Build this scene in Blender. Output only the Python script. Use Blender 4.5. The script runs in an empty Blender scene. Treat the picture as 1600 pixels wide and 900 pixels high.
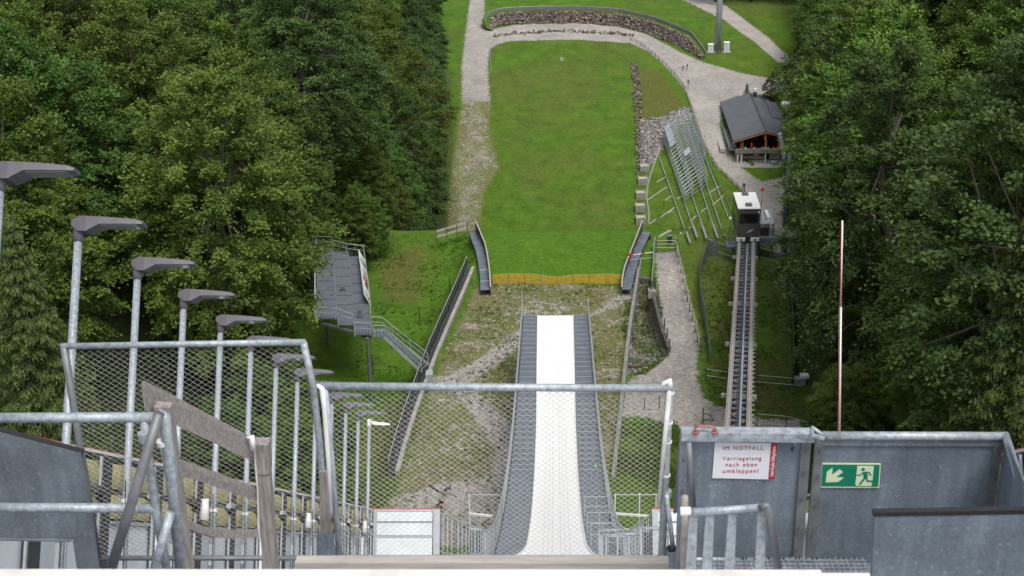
import bpy, math, random
import numpy as np
from mathutils import Vector, Matrix
random.seed(7); rng = np.random.default_rng(7)
R = math.radians
sc = bpy.context.scene
COL = sc.collection
# ------------------------------------------------------------------ camera
PITCH, YAW, ROLL, FPX = 26.0, 2.0, -1.2, 2150.0
CZ = 120.0
cam_d = bpy.data.cameras.new("camera"); cam = bpy.data.objects.new("camera", cam_d); COL.objects.link(cam)
cam_d.sensor_width = 36; cam_d.lens = FPX/1600*36; cam_d.clip_start = 0.3; cam_d.clip_end = 6000
cam_d.dof.use_dof = True; cam_d.dof.focus_distance = 90; cam_d.dof.aperture_fstop = 11.0
_m = Matrix.Rotation(R(YAW), 4, 'Z') @ Matrix.Rotation(R(90-PITCH), 4, 'X') @ Matrix.Rotation(R(ROLL), 4, 'Z')
cam.matrix_world = Matrix.Translation((0, 0, CZ)) @ _m
sc.camera = cam
CR = np.array(_m.to_3x3().col[0]); CU = np.array(_m.to_3x3().col[1]); CF = -np.array(_m.to_3x3().col[2])
C0 = np.array([0, 0, CZ])
# ------------------------------------------------------------------ light: bright overcast daylight
SUN_EL, SUN_ROT = 63.0, 152.0
w = bpy.data.worlds.new("World"); sc.world = w; w.use_nodes = True
nt = w.node_tree; nt.nodes.clear()
sky = nt.nodes.new("ShaderNodeTexSky"); sky.sky_type = 'NISHITA'; sky.sun_disc = False
sky.sun_elevation = R(SUN_EL); sky.sun_rotation = R(SUN_ROT); sky.air_density = 1.0; sky.dust_density = 4.0; sky.ozone_density = 0.6
hs = nt.nodes.new("ShaderNodeHueSaturation"); hs.inputs['Saturation'].default_value = 0.35
bg = nt.nodes.new("ShaderNodeBackground"); bg.inputs[1].default_value = 0.15
wo = nt.nodes.new("ShaderNodeOutputWorld")
nt.links.new(sky.outputs[0], hs.inputs['Color']); nt.links.new(hs.outputs[0], bg.inputs[0]); nt.links.new(bg.outputs[0], wo.inputs[0])
sd = bpy.data.lights.new("sun", 'SUN'); sd.energy = 1.5; sd.angle = R(22); sd.color = (1.0, 0.95, 0.88)
so = bpy.data.objects.new("sun", sd); COL.objects.link(so)
# sky sun_rotation is measured from +Y, clockwise seen from above
_az = R(SUN_ROT); _sd = Vector((math.sin(_az)*math.cos(R(SUN_EL)), math.cos(_az)*math.cos(R(SUN_EL)), math.sin(R(SUN_EL))))
so.rotation_euler = _sd.to_track_quat('Z', 'Y').to_euler(); so.location = (0, 0, 200)
vs = sc.view_settings; vs.view_transform = 'Standard'; vs.look = 'None'; vs.exposure = 0.26; vs.gamma = 1.0; vs.use_curve_mapping = False

# ------------------------------------------------------------------ helpers
def ray(px, py):
    d = CF + CR*((px-800)/FPX) - CU*((py-450)/FPX)
    return d                      # camera depth 1
def P(px, py, d): return C0 + ray(px, py)*d
def PY(px, py, Y):                # point of the view ray on the vertical plane y = Y
    r = ray(px, py); return C0 + r*(Y/r[1])
def PZ(px, py, Z):                # point of the view ray at height Z
    r = ray(px, py); return C0 + r*((Z-CZ)/r[2])
def PX(px, py, X):
    r = ray(px, py); return C0 + r*(X/r[0])

class MB:
    def __init__(s): s.v = []; s.f = []
    def add(s, vs, fs):
        o = len(s.v); s.v += [tuple(map(float, p)) for p in vs]; s.f += [tuple(i+o for i in f) for f in fs]; return s
    def hexa(s, p):               # 8 points: bottom 0-3, top 4-7 (ccw)
        return s.add(p, [(3,2,1,0),(4,5,6,7),(0,1,5,4),(1,2,6,5),(2,3,7,6),(3,0,4,7)])
    def box(s, c, sz, rz=0.0):
        x, y, z = [k/2 for k in sz]; cs, sn = math.cos(rz), math.sin(rz)
        return s.hexa([(c[0]+a*cs-b*sn, c[1]+a*sn+b*cs, c[2]+h) for h in (-z, z) for a, b in ((-x,-y),(x,-y),(x,y),(-x,y))])
    def beam(s, p, q, w, h, up=(0,0,1)):
        p = np.array(p, float); q = np.array(q, float); d = q-p; L = np.linalg.norm(d)
        if L < 1e-6: return s
        d /= L; up = np.array(up, float); r = np.cross(d, up); n = np.linalg.norm(r)
        r = np.array([1,0,0.]) if n < 1e-5 else r/n
        u = np.cross(r, d); a, b = r*w/2, u*h/2
        return s.hexa([p-a-b, p+a-b, q+a-b, q-a-b, p-a+b, p+a+b, q+a+b, q-a+b])
    def tube(s, p, q, r, n=8, r2=None, cap=True):
        return s.path([p, q], [r, r if r2 is None else r2], n, cap)
    def path(s, pts, r, n=8, cap=True):
        pts = [np.array(p, float) for p in pts]; k = len(pts)
        if not hasattr(r, '__len__'): r = [r]*k
        vs = []
        for i, p in enumerate(pts):
            d = pts[min(i+1, k-1)]-pts[max(i-1, 0)]; L = np.linalg.norm(d); d = d/L if L > 1e-9 else np.array([0,0,1.])
            a = np.array([0,0,1.]) if abs(d[2]) < .9 else np.array([1.,0,0])
            x = np.cross(d, a); x /= np.linalg.norm(x); y = np.cross(d, x)
            for j in range(n):
                t = 2*math.pi*j/n; vs.append(p+(x*math.cos(t)+y*math.sin(t))*r[i])
        fs = [(i*n+j, i*n+(j+1) % n, (i+1)*n+(j+1) % n, (i+1)*n+j) for i in range(k-1) for j in range(n)]
        if cap: fs += [tuple(range(n))[::-1], tuple((k-1)*n+j for j in range(n))]
        return s.add(vs, fs)
    def ribbon(s, A, B, t=None):  # quads between two polylines; with t a slab of that depth (down)
        k = len(A)
        if t is None: return s.add(list(A)+list(B), [(i, k+i, k+i+1, i+1) for i in range(k-1)])
        A2 = [np.array(a, float)-np.array([0,0,t]) for a in A]; B2 = [np.array(b, float)-np.array([0,0,t]) for b in B]
        fs = []
        for i in range(k-1):
            fs += [(i, k+i, k+i+1, i+1), (2*k+i, 2*k+i+1, 3*k+i+1, 3*k+i), (i, i+1, 2*k+i+1, 2*k+i), (k+i, 3*k+i, 3*k+i+1, k+i+1)]
        fs += [(0, 2*k, 3*k, k), (k-1, 2*k-1, 4*k-1, 3*k-1)]
        return s.add(list(A)+list(B)+A2+B2, fs)
    def poly(s, pts, nrm, t):     # flat polygon extruded along nrm by t
        n = len(pts); q = [np.array(p, float) for p in pts]; nv = np.array(nrm, float)*t
        return s.add(q+[p+nv for p in q], [tuple(range(n))[::-1], tuple(range(n, 2*n))]+[(i, (i+1) % n, n+(i+1) % n, n+i) for i in range(n)])
    def mesh(s, name, mat, base=(0,0,0), smooth=False):
        me = bpy.data.meshes.new(name); b = np.array(base, float)
        me.from_pydata([tuple(np.array(v)-b) for v in s.v], [], s.f); me.validate(); me.update()
        if mat: me.materials.append(mat)
        if smooth: me.shade_smooth()
        return me
    def build(s, name, mat, parent=None, smooth=False, label=None, kind=None):
        base = tuple(parent['_b']) if parent is not None else (0,0,0)
        o = bpy.data.objects.new(name, s.mesh(name, mat, base, smooth)); COL.objects.link(o); o['_b'] = base
        if parent is not None: o.parent = parent
        if label: o['label'] = label
        if kind: o['kind'] = kind
        return o
def link(name, me, parent=None, loc=(0,0,0), rot=None):
    o = bpy.data.objects.new(name, me); COL.objects.link(o); o.location = loc
    if rot is not None: o.rotation_euler = rot
    o['_b'] = tuple(map(float, loc)) if parent is None else (0,0,0)
    if parent is not None: o.parent = parent
    return o
def thing(name, label, cat, loc=(0,0,0), group=None):
    o = bpy.data.objects.new(name, None); COL.objects.link(o); o.empty_display_size = .2
    o.location = tuple(map(float, loc)); o['_b'] = tuple(map(float, loc)); o['label'] = label; o['category'] = cat
    if group: o['group'] = group
    return o
def tag(o, label, cat, group=None):
    o['label'] = label; o['category'] = cat
    if group: o['group'] = group
    return o
def struct(o): o['kind'] = 'structure'; return o
def dup(root, loc, rotz=0.0, label=None, scale=None):
    r = root.copy(); COL.objects.link(r); r.location = loc; r.rotation_euler = (root.rotation_euler[0], root.rotation_euler[1], rotz)
    if label: r['label'] = label
    if scale: r.scale = scale
    for ch in list(root.children):
        c = ch.copy(); COL.objects.link(c); c.parent = r
        for g in ch.children:
            d = g.copy(); COL.objects.link(d); d.parent = c
    return r

# ------------------------------------------------------------------ materials
def N(nt, typ, **kw):
    n = nt.nodes.new(typ)
    for k, v in kw.items():
        if k in n.inputs.keys(): n.inputs[k].default_value = v
        else: setattr(n, k, v)
    return n
def mat(name, col, rough=.6, metal=0.0, var=.25, scale=6.0, bump=.0, bscale=40.0, col2=None, spec=.5, stretch=None, detail=6.0, obj=True):
    m = bpy.data.materials.new(name); m.use_nodes = True; nt = m.node_tree; b = nt.nodes['Principled BSDF']
    b.inputs['Roughness'].default_value = rough; b.inputs['Metallic'].default_value = metal; b.inputs['Specular IOR Level'].default_value = spec
    tc = N(nt, 'ShaderNodeTexCoord'); src = tc.outputs['Object']
    if stretch:
        mp = N(nt, 'ShaderNodeMapping'); mp.inputs['Scale'].default_value = stretch; nt.links.new(src, mp.inputs[0]); src = mp.outputs[0]
    n = N(nt, 'ShaderNodeTexNoise', Scale=scale, Detail=detail, Roughness=.6); nt.links.new(src, n.inputs['Vector'])
    c2 = col2 if col2 else tuple(c*(1-var*1.4) for c in col)
    c1 = col if col2 else tuple(min(1, c*(1+var*.7)) for c in col)
    r = N(nt, 'ShaderNodeValToRGB'); r.color_ramp.elements[0].position = .33; r.color_ramp.elements[1].position = .67
    r.color_ramp.elements[0].color = (*c2, 1); r.color_ramp.elements[1].color = (*c1, 1)
    nt.links.new(n.outputs[0], r.inputs[0]); nt.links.new(r.outputs[0], b.inputs['Base Color'])
    if bump:
        nb = N(nt, 'ShaderNodeTexNoise', Scale=bscale, Detail=5.0); nt.links.new(src, nb.inputs['Vector'])
        bp = N(nt, 'ShaderNodeBump', Strength=bump, Distance=.02); nt.links.new(nb.outputs[0], bp.inputs['Height']); nt.links.new(bp.outputs[0], b.inputs['Normal'])
    return m
M = {}
def sheetmat(name, col):
    m = mat(name, col, .48, .35, .22, 2.2, 0, 30, detail=10); nt = m.node_tree; b = nt.nodes['Principled BSDF']; L = nt.links.new
    src = b.inputs['Base Color'].links[0].from_socket
    tc = N(nt, 'ShaderNodeTexCoord'); mp = N(nt, 'ShaderNodeMapping'); mp.inputs['Scale'].default_value = (14, 14, 1.2); L(tc.outputs['Object'], mp.inputs[0])
    st = N(nt, 'ShaderNodeTexNoise', Scale=1.0, Detail=8.0, Roughness=.65); L(mp.outputs[0], st.inputs['Vector'])
    vo = N(nt, 'ShaderNodeTexVoronoi', Scale=75.0); L(tc.outputs['Object'], vo.inputs['Vector'])
    sp = N(nt, 'ShaderNodeTexNoise', Scale=42.0, Detail=3.0); L(tc.outputs['Object'], sp.inputs['Vector'])
    def ramp_(s, p0, c0, p1, c1):
        r = N(nt, 'ShaderNodeValToRGB'); e = r.color_ramp.elements; e[0].position = p0; e[0].color = (c0,)*3+(1,); e[1].position = p1; e[1].color = (c1,)*3+(1,); L(s, r.inputs[0]); return r.outputs[0]
    cur = src
    for s_, f in ((ramp_(st.outputs[0], .3, .72, .72, 1.22), .75), (ramp_(vo.outputs['Color'], .1, .86, .9, 1.14), .8), (ramp_(sp.outputs[0], .60, 1.0, .76, 1.9), .8)):
        x = N(nt, 'ShaderNodeMix'); x.data_type = 'RGBA'; x.blend_type = 'MULTIPLY'; x.inputs[0].default_value = f; L(cur, x.inputs[6]); L(s_, x.inputs[7]); cur = x.outputs[2]
    L(cur, b.inputs['Base Color']); L(ramp_(st.outputs[0], .3, .38, .7, .60), b.inputs['Roughness']); return m
M['galv'] = mat('galvanised_steel', (.40,.445,.49), .5, .3, .26, 26, .25, 60)
M['galvfar'] = mat('galvanised_steel_far', (.42,.46,.50), .5, .25, .12, 3)
M['galvdark'] = mat('dull_galvanised_steel', (.20,.21,.225), .5, .35, .2, 8)
M['sheet'] = sheetmat('galvanised_sheet', (.215,.26,.305))
M['sheet_l'] = sheetmat('galvanised_sheet_side', (.22,.255,.29))
M['lampgrey'] = mat('lamp_housing_grey', (.135,.128,.145), .5, .1, .08, 4)
M['white'] = mat('white_paint', (.78,.78,.78), .55, 0, .04, 4)
M['whitedirty'] = mat('dirty_white_paint', (.72,.70,.67), .7, 0, .14, 8, .2, 60)
M['panelwhite'] = mat('bluish_white_board', (.68,.74,.78), .5, 0, .08, 1.5)
M['straw'] = mat('straw_matting', (.66,.60,.32), .95, 0, .3, 4, .8, 40, col2=(.42,.38,.18), stretch=(1,1,5))
M['black'] = mat('black_rubber', (.02,.02,.022), .6, 0, .2, 6)
M['dark'] = mat('dark_grey_metal', (.055,.058,.065), .5, .2, .2, 5)
M['red'] = mat('red_plastic', (.50,.045,.03), .5, 0, .15, 5)
M['redprint'] = mat('red_print', (.42,.02,.03), .6, 0, .03, 5)
M['copper'] = mat('rusty_copper_paint', (.36,.16,.12), .6, .1, .3, 60)
M['wood'] = mat('weathered_wood', (.38,.35,.33), .85, 0, .3, 5, .5, 60, stretch=(1,9,9), detail=10)
M['woodv'] = mat('weathered_wood_upright', (.36,.33,.31), .85, 0, .3, 5, .5, 60, stretch=(9,9,1), detail=10)
M['woodlight'] = mat('pale_weathered_wood', (.43,.40,.365), .85, 0, .2, 3, .4, 50, stretch=(.6,7,7), detail=9)
M['fencewood'] = mat('fence_wood', (.15,.12,.10), .9, 0, .3, 3)
M['concrete'] = mat('concrete', (.34,.32,.29), .9, 0, .2, 1.6, .3, 12)
M['concdark'] = mat('shade_dark_concrete', (.12,.115,.11), .9, 0, .3, 1.2, .3, 12)  # dark tone carries the retaining wall's shade; the mast base uses it too
M['grate'] = mat('grating_steel', (.16,.185,.215), .55, .3, .12, 1.2, detail=8)
M['gratestep'] = mat('grating_step', (.17,.195,.225), .55, .3, .18, 2.0)
M['inrun'] = mat('white_track_plastic', (.88,.88,.88), .5, 0, .03, .5, stretch=(1,.15,.15))
M['groove'] = mat('track_groove', (.70,.71,.72), .5, 0, .06, 2)
M['roof'] = mat('anthracite_roof', (.115,.12,.135), .6, .1, .12, .35)
M['timber'] = mat('orange_timber', (.42,.19,.06), .6, 0, .25, 3)
M['brown'] = mat('brown_boarding', (.10,.055,.04), .8, 0, .25, 2)
M['glassdark'] = mat('dark_window_glass', (.012,.014,.016), .08, 0, .1, 1)
M['cabin'] = mat('bronze_grey_paint', (.12,.115,.105), .4, .4, .08, 1.5)
M['railbeige'] = mat('weathered_rail_beam', (.30,.265,.225), .8, 0, .2, 2)
M['orange'] = mat('orange_net', (.52,.37,.04), .8, 0, .2, 3)
M['green'] = mat('sign_green', (.0,.185,.10), .5, 0, .03, 4)
M['cream'] = mat('sign_cream', (.62,.72,.50), .5, 0, .03, 4)
M['signwhite'] = mat('sign_white', (.72,.74,.80), .4, 0, .03, 4)
M['skin'] = mat('skin', (.40,.25,.185), .6, 0, .08, 8)
M['rock'] = mat('rock', (.33,.29,.25), .9, 0, .4, .9, .5, 8, col2=(.085,.07,.07))
M['rockpale'] = mat('pale_rock', (.42,.40,.36), .9, 0, .4, .9, .5, 8, col2=(.14,.13,.12))
M['netwire'] = mat('net_wire', (.48,.48,.46), .5, .2, .1, 5)
M['galvfence'] = mat('grey_fence_board', (.18,.195,.21), .6, .2, .25, 2)
M['tarp'] = mat('dark_blue_grey_sheet', (.055,.065,.09), .6, 0, .15, 1)
M['cloth'] = mat('grey_fabric_band', (.19,.195,.20), .8, 0, .15, .5)

# upper inrun frame: x across, s down the slope, n perpendicular to the slope, measured from the eye
SL = 36.7
TV = np.array([0, math.cos(R(SL)), -math.sin(R(SL))]); NV = np.array([0, math.sin(R(SL)), math.cos(R(SL))]); XV = np.array([1.,0,0])
def S(x, s, n): return C0 + XV*x + TV*s + NV*n
E0, SA, RA, LT = 1.5, 46.0, 120.0, 21.6
A1 = R(SL-11.0)
def inr(u, h=0.0, x=0.0):         # point of the inrun surface at arc length u, h above it
    if u <= SA: return S(x, u, -E0+h)
    a = min((u-SA)/RA, A1); base = S(x, SA, -E0)
    th = R(SL)-a
    c = base + NV*RA
    nrm = np.array([0, math.sin(th), math.cos(th)])
    p = c - nrm*RA
    ex = (u-SA) - A1*RA
    if ex > 0: p = p + np.array([0, math.cos(R(11)), -math.sin(R(11))])*ex
    return p + nrm*h
UE = SA + A1*RA + LT
def slope_at(u): return R(SL)-min(max((u-SA)/RA, 0), A1)
# ------------------------------------------------------------------ terrain
_ys = np.arange(-60, 1000, 1.0)
def _tab(pts, sig):
    a = np.interp(_ys, [p[0] for p in pts], [p[1] for p in pts]); k = np.arange(-12, 13); g = np.exp(-k*k/(2*sig*sig)); g /= g.sum()
    return np.convolve(np.pad(a, 12, mode='edge'), g, 'valid')
_cent = _tab([(-60,88),(30,72),(60,63),(84,60.2),(100,60),(130,60),(138,59.8),(146,56),(222,-1),(232,-4),(262,-4),(340,8),(370,10.5),(430,14),(600,22),(900,60)], 1.6)
_flk = _tab([(-60,100),(30,80),(60,68),(90,61),(130,60),(300,14),(370,14),(430,17),(600,26),(900,70)], 4)
_XL = ([-60,60,94,115,140,200,290,350,420,600,900],[-14,-14,-15,-23,-21,-16,-20,-24,-38,-60,-90])
_XR = ([-60,60,95,115,130,150,180,230,300,350,400,450,900],[12,13,15.5,18,21,26,35,44,52,64,74,90,150])
def sdist(X, Y, poly):            # signed distance, + inside
    n = len(poly); best = np.full(X.shape, 1e9); ins = np.zeros(X.shape, bool)
    for i in range(n):
        x1, y1 = poly[i]; x2, y2 = poly[(i+1) % n]; dx, dy = x2-x1, y2-y1
        t = np.clip(((X-x1)*dx+(Y-y1)*dy)/(dx*dx+dy*dy+1e-9), 0, 1)
        best = np.minimum(best, np.hypot(X-x1-t*dx, Y-y1-t*dy))
        if y1 != y2:
            c = ((y1 > Y) != (y2 > Y)) & (X < (x2-x1)*(Y-y1)/(y2-y1)+x1); ins ^= c
    return np.where(ins, best, -best)
_bx = []      # left boundary kerb of the knoll (filled below), x as a function of y
def H(x, y):
    x = np.asarray(x, float); y = np.asarray(y, float)
    c = np.interp(y, _ys, _cent); f = np.interp(y, _ys, _flk)
    t = np.maximum(0, np.maximum(np.interp(y, *_XL)-x, x-np.interp(y, *_XR)))
    s = np.clip(t/14, 0, 1); s = s*s*(3-2*s)
    far = np.clip((y-380)/60, 0, 1)
    z = c*(1-s)+f*s + (.42*np.minimum(t, 75))*(1-.8*far)*np.clip(s*1.2, 0, 1)
    z = z + .12*np.sin(x*.31+1)*np.sin(y*.23) + .05*np.sin(x*1.1+y*.7)
    if _bx:
        b = np.interp(y, _bx[0], _bx[1]); q = np.clip((b-x)/3.0, 0, 1)*np.clip((y-80)/6, 0, 1)*np.clip((140-y)/5, 0, 1)
        z = z - 1.8*q*q*(3-2*q)
        m = (x > 4) & (x < 14) & (y > 100) & (y < 128)
        if m.any():
            z = np.array(z, float); xs, ys_ = (np.broadcast_to(x, z.shape)[m], np.broadcast_to(y, z.shape)[m]) if z.shape else (x, y)
            dp = 2.4*np.clip((sdist(np.atleast_1d(xs), np.atleast_1d(ys_), _hol)+.15)/.45, 0, 1)*np.clip((np.atleast_1d(ys_)-104)/14, 0, 1)
            if z.shape: z[m] -= dp
            else: z = z-dp[0]
    return z
def h1(x, y): return float(H(x, y))
_ts = np.concatenate([np.arange(50, 200, .4), np.arange(200, 900, 1.0)])
def G(px, py, dz=0.0):
    r = ray(px, py); pts = C0[None]+r[None]*_ts[:, None]; d = pts[:, 2]-H(pts[:, 0], pts[:, 1])
    i = int(np.argmax(d < 0)) if (d < 0).any() else len(_ts)-1
    if i > 0:
        a, b = _ts[i-1], _ts[i]; fa, fb = d[i-1], d[i]; t = a+(b-a)*fa/(fa-fb) if fa != fb else b
    else: t = _ts[0]
    p = C0+r*t; p[2] = h1(p[0], p[1])+dz; return p
def on(x, y, dz=0.0): return np.array([x, y, h1(x, y)+dz])
LB = [(748,392),(742,418),(728,452),(705,505),(685,552),(668,598),(648,655),(634,700),(624,738)]
_lb3 = [PZ(a, b, 60.1) for a, b in LB]
_hol = np.array([PZ(a, b, 60.3)[:2] for a, b in ((998,436),(1017,438),(1020,462),(1044,546),(1030,556),(1003,560),(986,530),(991,480))])
_o = sorted([(p[1], p[0]) for p in _lb3]); _bx = [[q[0] for q in _o], [q[1] for q in _o]]

def polyG(pts): return np.array([G(a, b)[:2] for a, b in pts])
AREAS = {
 'gravel_road': [[(722,150),(722,100),(728,50),(735,-6),(757,-6),(756,36),(764,47),(800,39),(900,36),(960,41),(1010,53),(1060,80),(1100,98),(1150,112),(1200,122),(1243,126),(1243,143),(1200,147),(1150,150),(1130,160),(1124,200),(1138,235),(1158,262),(1190,284),(1228,274),(1240,300),(1240,400),(1212,400),(1196,335),(1165,303),(1122,262),(1096,215),(1083,170),(1070,140),(1040,104),(1012,80),(985,67),(900,62),(800,64),(778,69),(765,77),(762,110),(765,158),(722,158)]],
 'paved_road': [[(1050,-8),(1112,-8),(1160,28),(1200,58),(1243,98),(1216,98),(1180,66),(1130,30),(1076,4)]],
 'stony_track': [[(722,153),(768,153),(764,200),(780,262),(757,300),(752,330),(748,356),(690,362),(700,320),(706,260),(716,200)]],
 'gravel_path': [[(1023,394),(1057,392),(1073,450),(1086,510),(1091,545),(1089,590),(1100,622),(1140,643),(1250,655),(1250,676),(1060,668),(1010,652),(972,650),(974,600),(1010,578),(1038,545),(1030,480)],
                 [(668,588),(700,588),(760,552),(812,514),(900,508),(985,448),(985,472),(930,492),(905,500),(815,536),(775,572),(735,598),(700,612)],
                 [(700,600),(735,598),(775,640),(815,690),(815,800),(740,850),(650,850),(560,850),(600,806),(640,770),(700,754),(768,742),(775,702),(742,652)]],
 'weedy_gravel': [[(750,440),(742,452),(716,505),(694,552),(677,598),(656,655),(640,700),(626,750),(560,850),(830,850),(830,520),(905,520),(905,700),(950,740),(966,640),(978,540),(988,452),(940,446),(860,443)],
                  [(990,434),(1018,437),(1021,462),(1044,548),(1004,582),(972,588)]],
 'rubble_bank': [[(1002,188),(1035,183),(1072,168),(1086,182),(1062,196),(1042,215),(1028,240),(1012,262),(1000,272)]],
}
_ap = {k: [polyG(p) for p in v] for k, v in AREAS.items()}
# non-uniform grid, out to the horizon
def _ax(segs):
    out = []
    for a, b, st in segs: out += list(np.arange(a, b, st))
    return np.array(sorted(set(np.round(out, 3))))
gx = _ax([(-3000,-400,325),(-400,-110,29),(-110,-45,3),(-45,-26,.8),(-26,32,.3),(32,72,.8),(72,130,3),(130,400,30),(400,3001,325)])
gy = _ax([(-600,-60,90),(-60,60,8),(60,84,2),(84,140,.3),(140,252,4),(252,400,.75),(400,470,2.5),(470,1000,30),(1000,5001,400)])
GX, GY = np.meshgrid(gx, gy); GXf, GYf = GX.ravel(), GY.ravel()
GZ = H(GXf, GYf); nx, ny = len(gx), len(gy)
masks = {}
act = (np.abs(GXf) < 110) & (GYf > 70) & (GYf < 480)
for k, ps in _ap.items():
    s = np.full(GXf.shape, -50.0)
    for p in ps:
        s[act] = np.maximum(s[act], sdist(GXf[act], GYf[act], p))
    masks[k] = s
def ramp(s, wdt): return np.clip(.5+s/(2*wdt), 0, 1)
far = np.where(GYf > 180, 1.0, .5)
a_gravel = np.maximum.reduce([ramp(masks['gravel_road'], 1.6), ramp(masks['gravel_path'], .9), ramp(masks['paved_road'], .8), .42*ramp(masks['stony_track'], 2.5)])
a_weed = np.maximum(ramp(masks['weedy_gravel'], 1.0), ramp(masks['stony_track'], 2.0))
a_rub = ramp(masks['rubble_bank'], 1.2)
a_pave = ramp(masks['paved_road'], .8)
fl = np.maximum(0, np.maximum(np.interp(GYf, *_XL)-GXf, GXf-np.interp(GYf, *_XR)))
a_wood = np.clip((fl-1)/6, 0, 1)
a_lawn = np.clip((GYf-119)/6, 0, 1)*np.clip((142-GYf)/4, 0, 1)*np.clip((15-np.abs(GXf))/4, 0, 1)
a_dry = np.full(GXf.shape, -50.0)
for _p in ([(596,400),(650,380),(705,385),(700,430),(650,475),(600,470)],[(590,640),(650,600),(655,640),(620,700),(560,720)],[(1110,560),(1235,560),(1235,640),(1130,650)],[(985,100),(1030,110),(1072,170),(1040,188),(1003,188)],[(1110,480),(1150,500),(1140,540),(1108,540)]):
    a_dry[act] = np.maximum(a_dry[act], sdist(GXf[act], GYf[act], polyG(_p)))
a_dry = ramp(a_dry, 2.2)

# ground material
gm = bpy.data.materials.new('ground'); gm.use_nodes = True; nt = gm.node_tree; L = nt.links.new
pb = nt.nodes['Principled BSDF']; pb.inputs['Roughness'].default_value = .95; pb.inputs['Specular IOR Level'].default_value = .15
geo = N(nt, 'ShaderNodeNewGeometry'); pos = geo.outputs['Position']
def noise(scale, det=6, rgh=.6): n = N(nt, 'ShaderNodeTexNoise', Scale=scale, Detail=float(det), Roughness=rgh); L(pos, n.inputs['Vector']); return n.outputs[0]
def att(nm): a = N(nt, 'ShaderNodeAttribute'); a.attribute_name = nm; return a.outputs['Fac']
def cr(src, stops):
    r = N(nt, 'ShaderNodeValToRGB'); e = r.color_ramp.elements
    while len(e) < len(stops): e.new(.5)
    for i, (p, c) in enumerate(stops): e[i].position = p; e[i].color = (*c, 1) if len(c) == 3 else c
    L(src, r.inputs[0]); return r.outputs[0]
def mix(f, a, b, bt='MIX'):
    m = N(nt, 'ShaderNodeMix'); m.data_type = 'RGBA'; m.blend_type = bt
    if isinstance(f, float): m.inputs[0].default_value = f
    else: L(f, m.inputs[0])
    for i, s in ((6, a), (7, b)):
        if isinstance(s, tuple): m.inputs[i].default_value = (*s, 1)
        else: L(s, m.inputs[i])
    return m.outputs[2]
def mth(op, a, b=None, clamp=False):
    m = N(nt, 'ShaderNodeMath', operation=op); m.use_clamp = clamp
    for i, s in enumerate((a, b)):
        if s is None: continue
        if isinstance(s, (int, float)): m.inputs[i].default_value = s
        else: L(s, m.inputs[i])
    return m.outputs[0]
def edge(mask, n, sharp=6.0, amt=.9):   # (mask-.5)+ (n-.5)*amt, sharpened
    return mth('ADD', mth('MULTIPLY', mth('ADD', mth('SUBTRACT', mask, .5), mth('MULTIPLY', mth('SUBTRACT', n, .5), amt)), sharp), .5, True)
n_big, n_mid, n_fine, n_xf = noise(.035, 4), noise(.25, 6), noise(1.6, 8, .7), noise(7, 6, .7)
grass = cr(n_mid, [(.3, (.066,.145,.014)), (.5, (.094,.205,.018)), (.72, (.145,.25,.030))])
grass = mix(cr(n_fine, [(.35, (0,0,0)), (.65, (1,1,1))]), mix(.45, grass, (.034,.070,.010)), grass)
dry = mix(cr(n_fine, [(.4, (0,0,0)), (.62, (1,1,1))]), (.10,.105,.03), (.155,.14,.05))
dryf = edge(n_big, n_fine, 3.2, .9); dryf = mth('MULTIPLY', mth('SUBTRACT', dryf, .30, True), .85, True); dryf = mth('MAXIMUM', dryf, mth('MULTIPLY', edge(att('dry'), n_mid, 2.5, 1.2), .8))
grass = mix(mth('MULTIPLY', dryf, mth('SUBTRACT', 1.0, att('lawn')), True), grass, dry)
grass = mix(mth('MULTIPLY', att('lawn'), .6), grass, mix(cr(n_fine, [(.38,(0,0,0)),(.62,(1,1,1))]), (.070,.165,.014), (.110,.235,.022)))
grass = mix(.75, grass, cr(n_xf, [(.3, (.35,.35,.35)), (.7, (1.3,1.3,1.2))]), 'MULTIPLY')
grass = mix(.55, grass, cr(noise(.6, 5, .7), [(.32, (.72,.78,.7)), (.68, (1.2,1.14,1.1))]), 'MULTIPLY')
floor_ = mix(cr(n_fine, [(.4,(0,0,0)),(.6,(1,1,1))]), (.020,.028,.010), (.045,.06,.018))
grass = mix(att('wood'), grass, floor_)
vor = N(nt, 'ShaderNodeTexVoronoi', Scale=5.0); L(pos, vor.inputs['Vector'])
vor2 = N(nt, 'ShaderNodeTexVoronoi', Scale=1.7); L(pos, vor2.inputs['Vector'])
stone = cr(vor.outputs['Color'], [(.1, (.19,.18,.165)), (.5, (.38,.36,.335)), (.85, (.70,.68,.65))])
gravel = mix(.3, cr(n_fine, [(.3, (.23,.22,.205)), (.7, (.40,.38,.36))]), stone)
gravel = mix(.75, gravel, cr(noise(.16, 7, .65), [(.3, (.66,.66,.68)), (.7, (1.22,1.18,1.12))]), 'MULTIPLY')
pave = cr(n_mid, [(.3, (.30,.28,.26)), (.7, (.40,.375,.345))])
gravel = mix(att('pave'), gravel, pave)
weedn = edge(mth('ADD', n_mid, .12), n_fine, 5.0, 1.5)
weed = mix(weedn, mix(.55, stone, (.30,.285,.26)), mix(cr(n_xf, [(.35,(0,0,0)),(.6,(1,1,1))]), (.065,.105,.022), (.17,.185,.055)))
brownf = edge(noise(.11, 4), n_fine, 4.0, .8)
weed = mix(mth('MULTIPLY', brownf, .62), weed, (.17,.145,.06))
speck = cr(vor.outputs['Distance'], [(.0, (1,1,1)), (.22, (0,0,0))])
weed = mix(mth('MULTIPLY', mth('GREATER_THAN', vor.outputs['Color'], .72), speck), weed, (.62,.60,.56))
rub = cr(vor2.outputs['Color'], [(.1,(.12,.11,.10)),(.6,(.28,.26,.24)),(.9,(.42,.40,.37))])
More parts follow.
